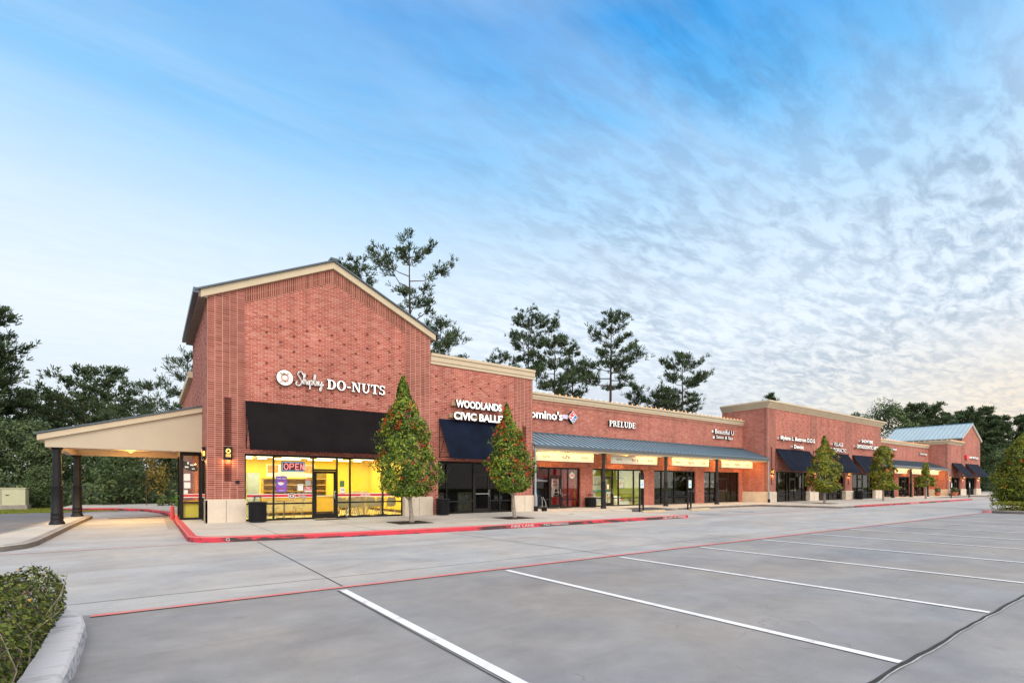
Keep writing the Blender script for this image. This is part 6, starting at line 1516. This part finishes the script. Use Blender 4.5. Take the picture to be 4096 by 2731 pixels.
c1_=counter_table(20.95,24.3,'chrome table just right of the door in the red-walled shop'); c=copy_tree(c1_,None,(21.75,24.4,ZW+.005)); c['label']='chrome table under the round open sticker'; c=copy_tree(c1_,None,(18.9,24.1,ZW+.005)); c['label']='chrome table in front of the blue kiosk'
# green shop
t=thing('wall_banner','white banner with teal smile, dark word and teal stripe on the green wall','banner',(26.6,27.1,1.3)); MB().box(25.7,29.0-.5,27.12,27.16,1.05,2.25).build('sheet',M('grey white banner',(.50,.50,.48),.7),t); m_teal=M('teal print',(.02,.28,.34),.6)
MB().box(25.7,28.5,27.11,27.119,1.05,1.18).build('stripe',m_teal,t); mb=MB(); text_mb(mb,'prelude',26.05,27.75,1.42,1.78,27.11,.003,0,0,.0); mb.build('lettering',M('dark plum print',(.05,.02,.06),.6),t); mb=MB(); mb.tube([(27.95+.22*math.cos(R(a)),27.105,2.02+.17*math.sin(R(a))) for a in range(185,356,12)],.022,5); cyl(mb,27.72,2.1,.06,27.10,27.11,0,10); cyl(mb,28.0,2.13,.02,27.10,27.11,0,8); mb.build('smile',m_teal,t)
for x_,l,cc in ((30-1.35,'black framed picture of a yellow oval near the right of the green-walled shop',m_yel),(24.7,'dim framed oval picture at the left of the green-walled shop',m_wood)):
    if x_>28: yy,x_=25.0,27.55
    else: yy,x_=24.9,23.9
    t=thing('framed_picture',l,'picture',(x_,yy,1.2),'oval pictures in the green-walled shop'); MB().box(x_-.33,x_+.33,yy,yy+.04,1.30,2.05).build('frame',m_black,t); MB().box(x_-.29,x_+.29,yy-.006,yy-.001,1.34,2.01).build('mat',m_paper if x_>26 else m_dwood,t); mb=MB(); mb.prism([(x_+.20*math.cos(R(a)),1.675+.27*math.sin(R(a))) for a in range(0,360,18)],'y',yy-.012,yy-.007,0); mb.prism([(x_+.07*math.cos(R(a)),1.675+.13*math.sin(R(a))) for a in range(0,360,24)],'y',yy-.016,yy-.013,1); mb.build('oval',[cc,m_redw],t)
t=thing('reception_counter','olive reception counter with a white machine in the green-walled shop','counter',(24.3,25,ZW)); MB().box(23.3,25.2,25.0,25.6,ZW,1.08).build('body',M('olive counter',(.34,.30,.10),.7),t); MB().box(23.25,25.25,24.95,25.65,1.081,1.11).build('worktop',m_wood,t); MB().box(23.75,24.15,25.1,25.4,1.111,1.42).build('machine',m_white,t)
def armchair(x,y,l):
    t=thing('armchair',l,'armchair',(0,0,0),'white armchairs in the green-walled shop'); MB().box(-.3,.3,-.3,.3,.1,.45).build('seat',m_paper,t); MB().box(-.38,-.301,-.3,.35,.1,.62).box(.301,.38,-.3,.35,.1,.62).build('arms',m_paper,t); MB().prism([(-.38,.45),(.38,.45),(.36,.82),(.25,.90),(-.25,.90),(-.36,.82)],'y',.301,.38).build('backrest',m_paper,t); t.location=(x,y,ZW+.005); return t
a1=armchair(24.25,24.3,'white armchair left of the first walkway column'); c=copy_tree(a1,None,(26.3,24.5,ZW+.005)); c['label']='white armchair behind the rainbow toy'
t=thing('toy_shelf','low white shelf with a rainbow toy in the green-walled shop','toy shelf',(26.6,24.0,ZW)); MB().box(26.0,27.2,23.9,24.2,ZW,.42).build('shelf',m_paper,t)
for i,cc in enumerate(((.7,.03,.03),(.8,.3,.03),(.8,.6,.05),(.05,.4,.1),(.05,.15,.6))):
    mb=MB()
    for pl_ in arcp(26.55,.425,(.19-.032*i,.19-.032*i),(.16-.032*i,.16-.032*i),0,180,10): mb.prism(pl_,'y',23.96,24.0)
    mb.build('rainbow_arch',M('rainbow paint %d'%i,cc,.5),t)
for x_,y_,l in ((23.75,23.95,'small wooden stool behind the litter bin of the green-walled shop'),(25.45,24.0,'wooden ladder-like stand in the green-walled shop doorway'),(27.5,24.1,'low wooden table with a basket in the green-walled shop')):
    t=thing('wooden_stool' if y_<24 else 'wooden_stand',l,'furniture',(x_,y_,ZW)); hgt=.45 if x_<24 else (.95 if x_<26 else .40); w_=.2 if x_<26 else .42
    MB().box(x_-w_,x_+w_,y_-.15,y_+.15,hgt+.0,hgt+.03).build('top',m_wood,t); mb=MB()
    for sx_ in (-1,1):
        for sy in (-1,1): mb.box(x_+sx_*(w_-.03)-.018,x_+sx_*(w_-.03)+.018,y_+sy*.12-.018,y_+sy*.12+.018,ZW,hgt-.001)
    if hgt>.9:
        for k in range(4): mb.box(x_-w_+.05,x_+w_-.05,y_-.1,y_+.1,.3+.15*k,.32+.15*k)
    mb.build('legs',m_wood,t)
    if x_>27: MB().lathe((x_,y_,hgt+.031),[(.08,0),(.14,.10),(.15,.14),(.13,.14)],12).build('basket',m_dwood,t)
t=thing('door_notice','white sheet with red border on the green-walled shop door','notice',(24.7,YW+.02,1.3)); MB().box(24.60,24.80,YW+.030,YW+.034,1.27,1.60).build('border',m_red,t); MB().box(24.615,24.785,YW+.026,YW+.029,1.285,1.585).build('sheet',m_paper,t)
# salon rooms
def salonchair(x,y,l):
    t=thing('salon_chair',l,'salon chair',(0,0,0),'black salon chairs'); MB().lathe((0,0,0),[(.28,0),(.28,.03),(.04,.05),(.035,.40)],14).build('base',m_steel,t); MB().box(-.25,.25,-.25,.25,.42,.52).build('seat',m_black,t); MB().box(-.24,.24,.2,.28,.55,1.0).build('backrest',m_black,t)
    mb=MB()
    for s in (-1,1): mb.tube([(s*.27,-.2,.48),(s*.28,-.2,.68),(s*.28,.15,.70)],.018,6)
    mb.build('armrest',m_steel,t); t.location=(x,y,ZW+.005); t.rotation_euler=(0,0,.6); return t
s1=salonchair(30.0,24.6,'black salon chair left of the second walkway column'); c=copy_tree(s1,None,(32.4,24.8,ZW+.005),-.5); c['label']='black salon chair right of the second walkway column'
t=thing('salon_partition','putty coloured wall section behind the third shopfront','partition',(33.2,26,ZW)); MB().box(30.6,31.2,26.5,26.6,ZW,2.8).box(33.55,34.5,25.9,26.0,ZW,2.8).build('panel',m_tan,t); MB().box(32.2,33.4,25.5,26.0,ZW,2.05).build('cabinet',m_black,t); MB().box(32.6,33.0,25.6,25.63,2.06,2.42).build('poster',m_paper,t)
t=thing('product_shelves','dark shelves of bottles behind the fourth shopfront','shelving',(38.3,25.6,ZW)); mb=MB(); rng=random.Random(6); pr=MB()
for z in (.55,.95,1.35,1.75): mb.box(37.2,40.1,25.5,25.8,z,z+.025)
for x_ in (37.2,38.15,39.1,40.08): mb.box(x_,x_+.03,25.5,25.8,ZW,2.1)
mb.build('rack',m_dwood,t)
for z in (.575,.975,1.375,1.775):
    x_=37.3
    while x_<40.0:
        h_=rng.uniform(.1,.24); w_=rng.uniform(.025,.05); pr.lathe((x_,25.6,z+.001),[(w_,0),(w_,h_*.7),(w_*.4,h_*.8),(w_*.4,h_)],7,rng.randrange(4)); x_+=rng.uniform(.09,.16)
pr.build('bottles',[m_paper,M('lilac bottle',(.35,.2,.45),.4),M('amber bottle',(.35,.12,.03),.4),m_galv],t)
t=thing('display_table','turquoise draped display table behind the fourth shopfront','table',(36.0,24.6,ZW)); MB().prism([(35.5,ZW+.01),(36.6,ZW+.01),(36.75,.78),(35.4,.78)],'y',24.3,24.8).build('cloth',M('turquoise cloth',(.10,.50,.42),.8),t); MB().box(35.6,36.3,24.4,24.7,.781,.86).build('boxes',m_pink,t)
# outdoor cafe set by the far row
t=thing('patio_table','small dark round patio table behind the slim far tree','table',(76.2,22.6,ZW)); MB().lathe((76.2,22.6,ZW),[(.25,0),(.03,.03),(.03,.70),(.38,.72),(.38,.75)],14).build('table',m_black,t)
for x_,l in ((75.4,'dark metal patio chair left of the far patio table'),(77.1,'dark metal patio chair right of the far patio table')):
    t=thing('patio_chair',l,'chair',(x_,22.5,ZW),'metal patio chairs'); MB().box(x_-.22,x_+.22,22.28,22.72,.58,.61).build('seat',m_black,t); mb=MB()
    for s in (-1,1):
        for q_ in (22.30,22.70): mb.cone((x_+s*.2,q_,ZW),(x_+s*.2,q_,.58),.015,.015,6)
    mb.tube([(x_-.2,22.7,.6),(x_-.2,22.74,1.05),(x_+.2,22.74,1.05),(x_+.2,22.7,.6)],.015,5); mb.build('frame',m_black,t)
# small drain cover on the walk
t=thing('drain_cover','small dark drain cover in the walk in front of the first walkway shop','drain cover',(16.5,18.1,ZW)); MB().lathe((16.5,18.1,ZW),[(.13,0),(.13,.006)],16).build('lid',m_grate,t)
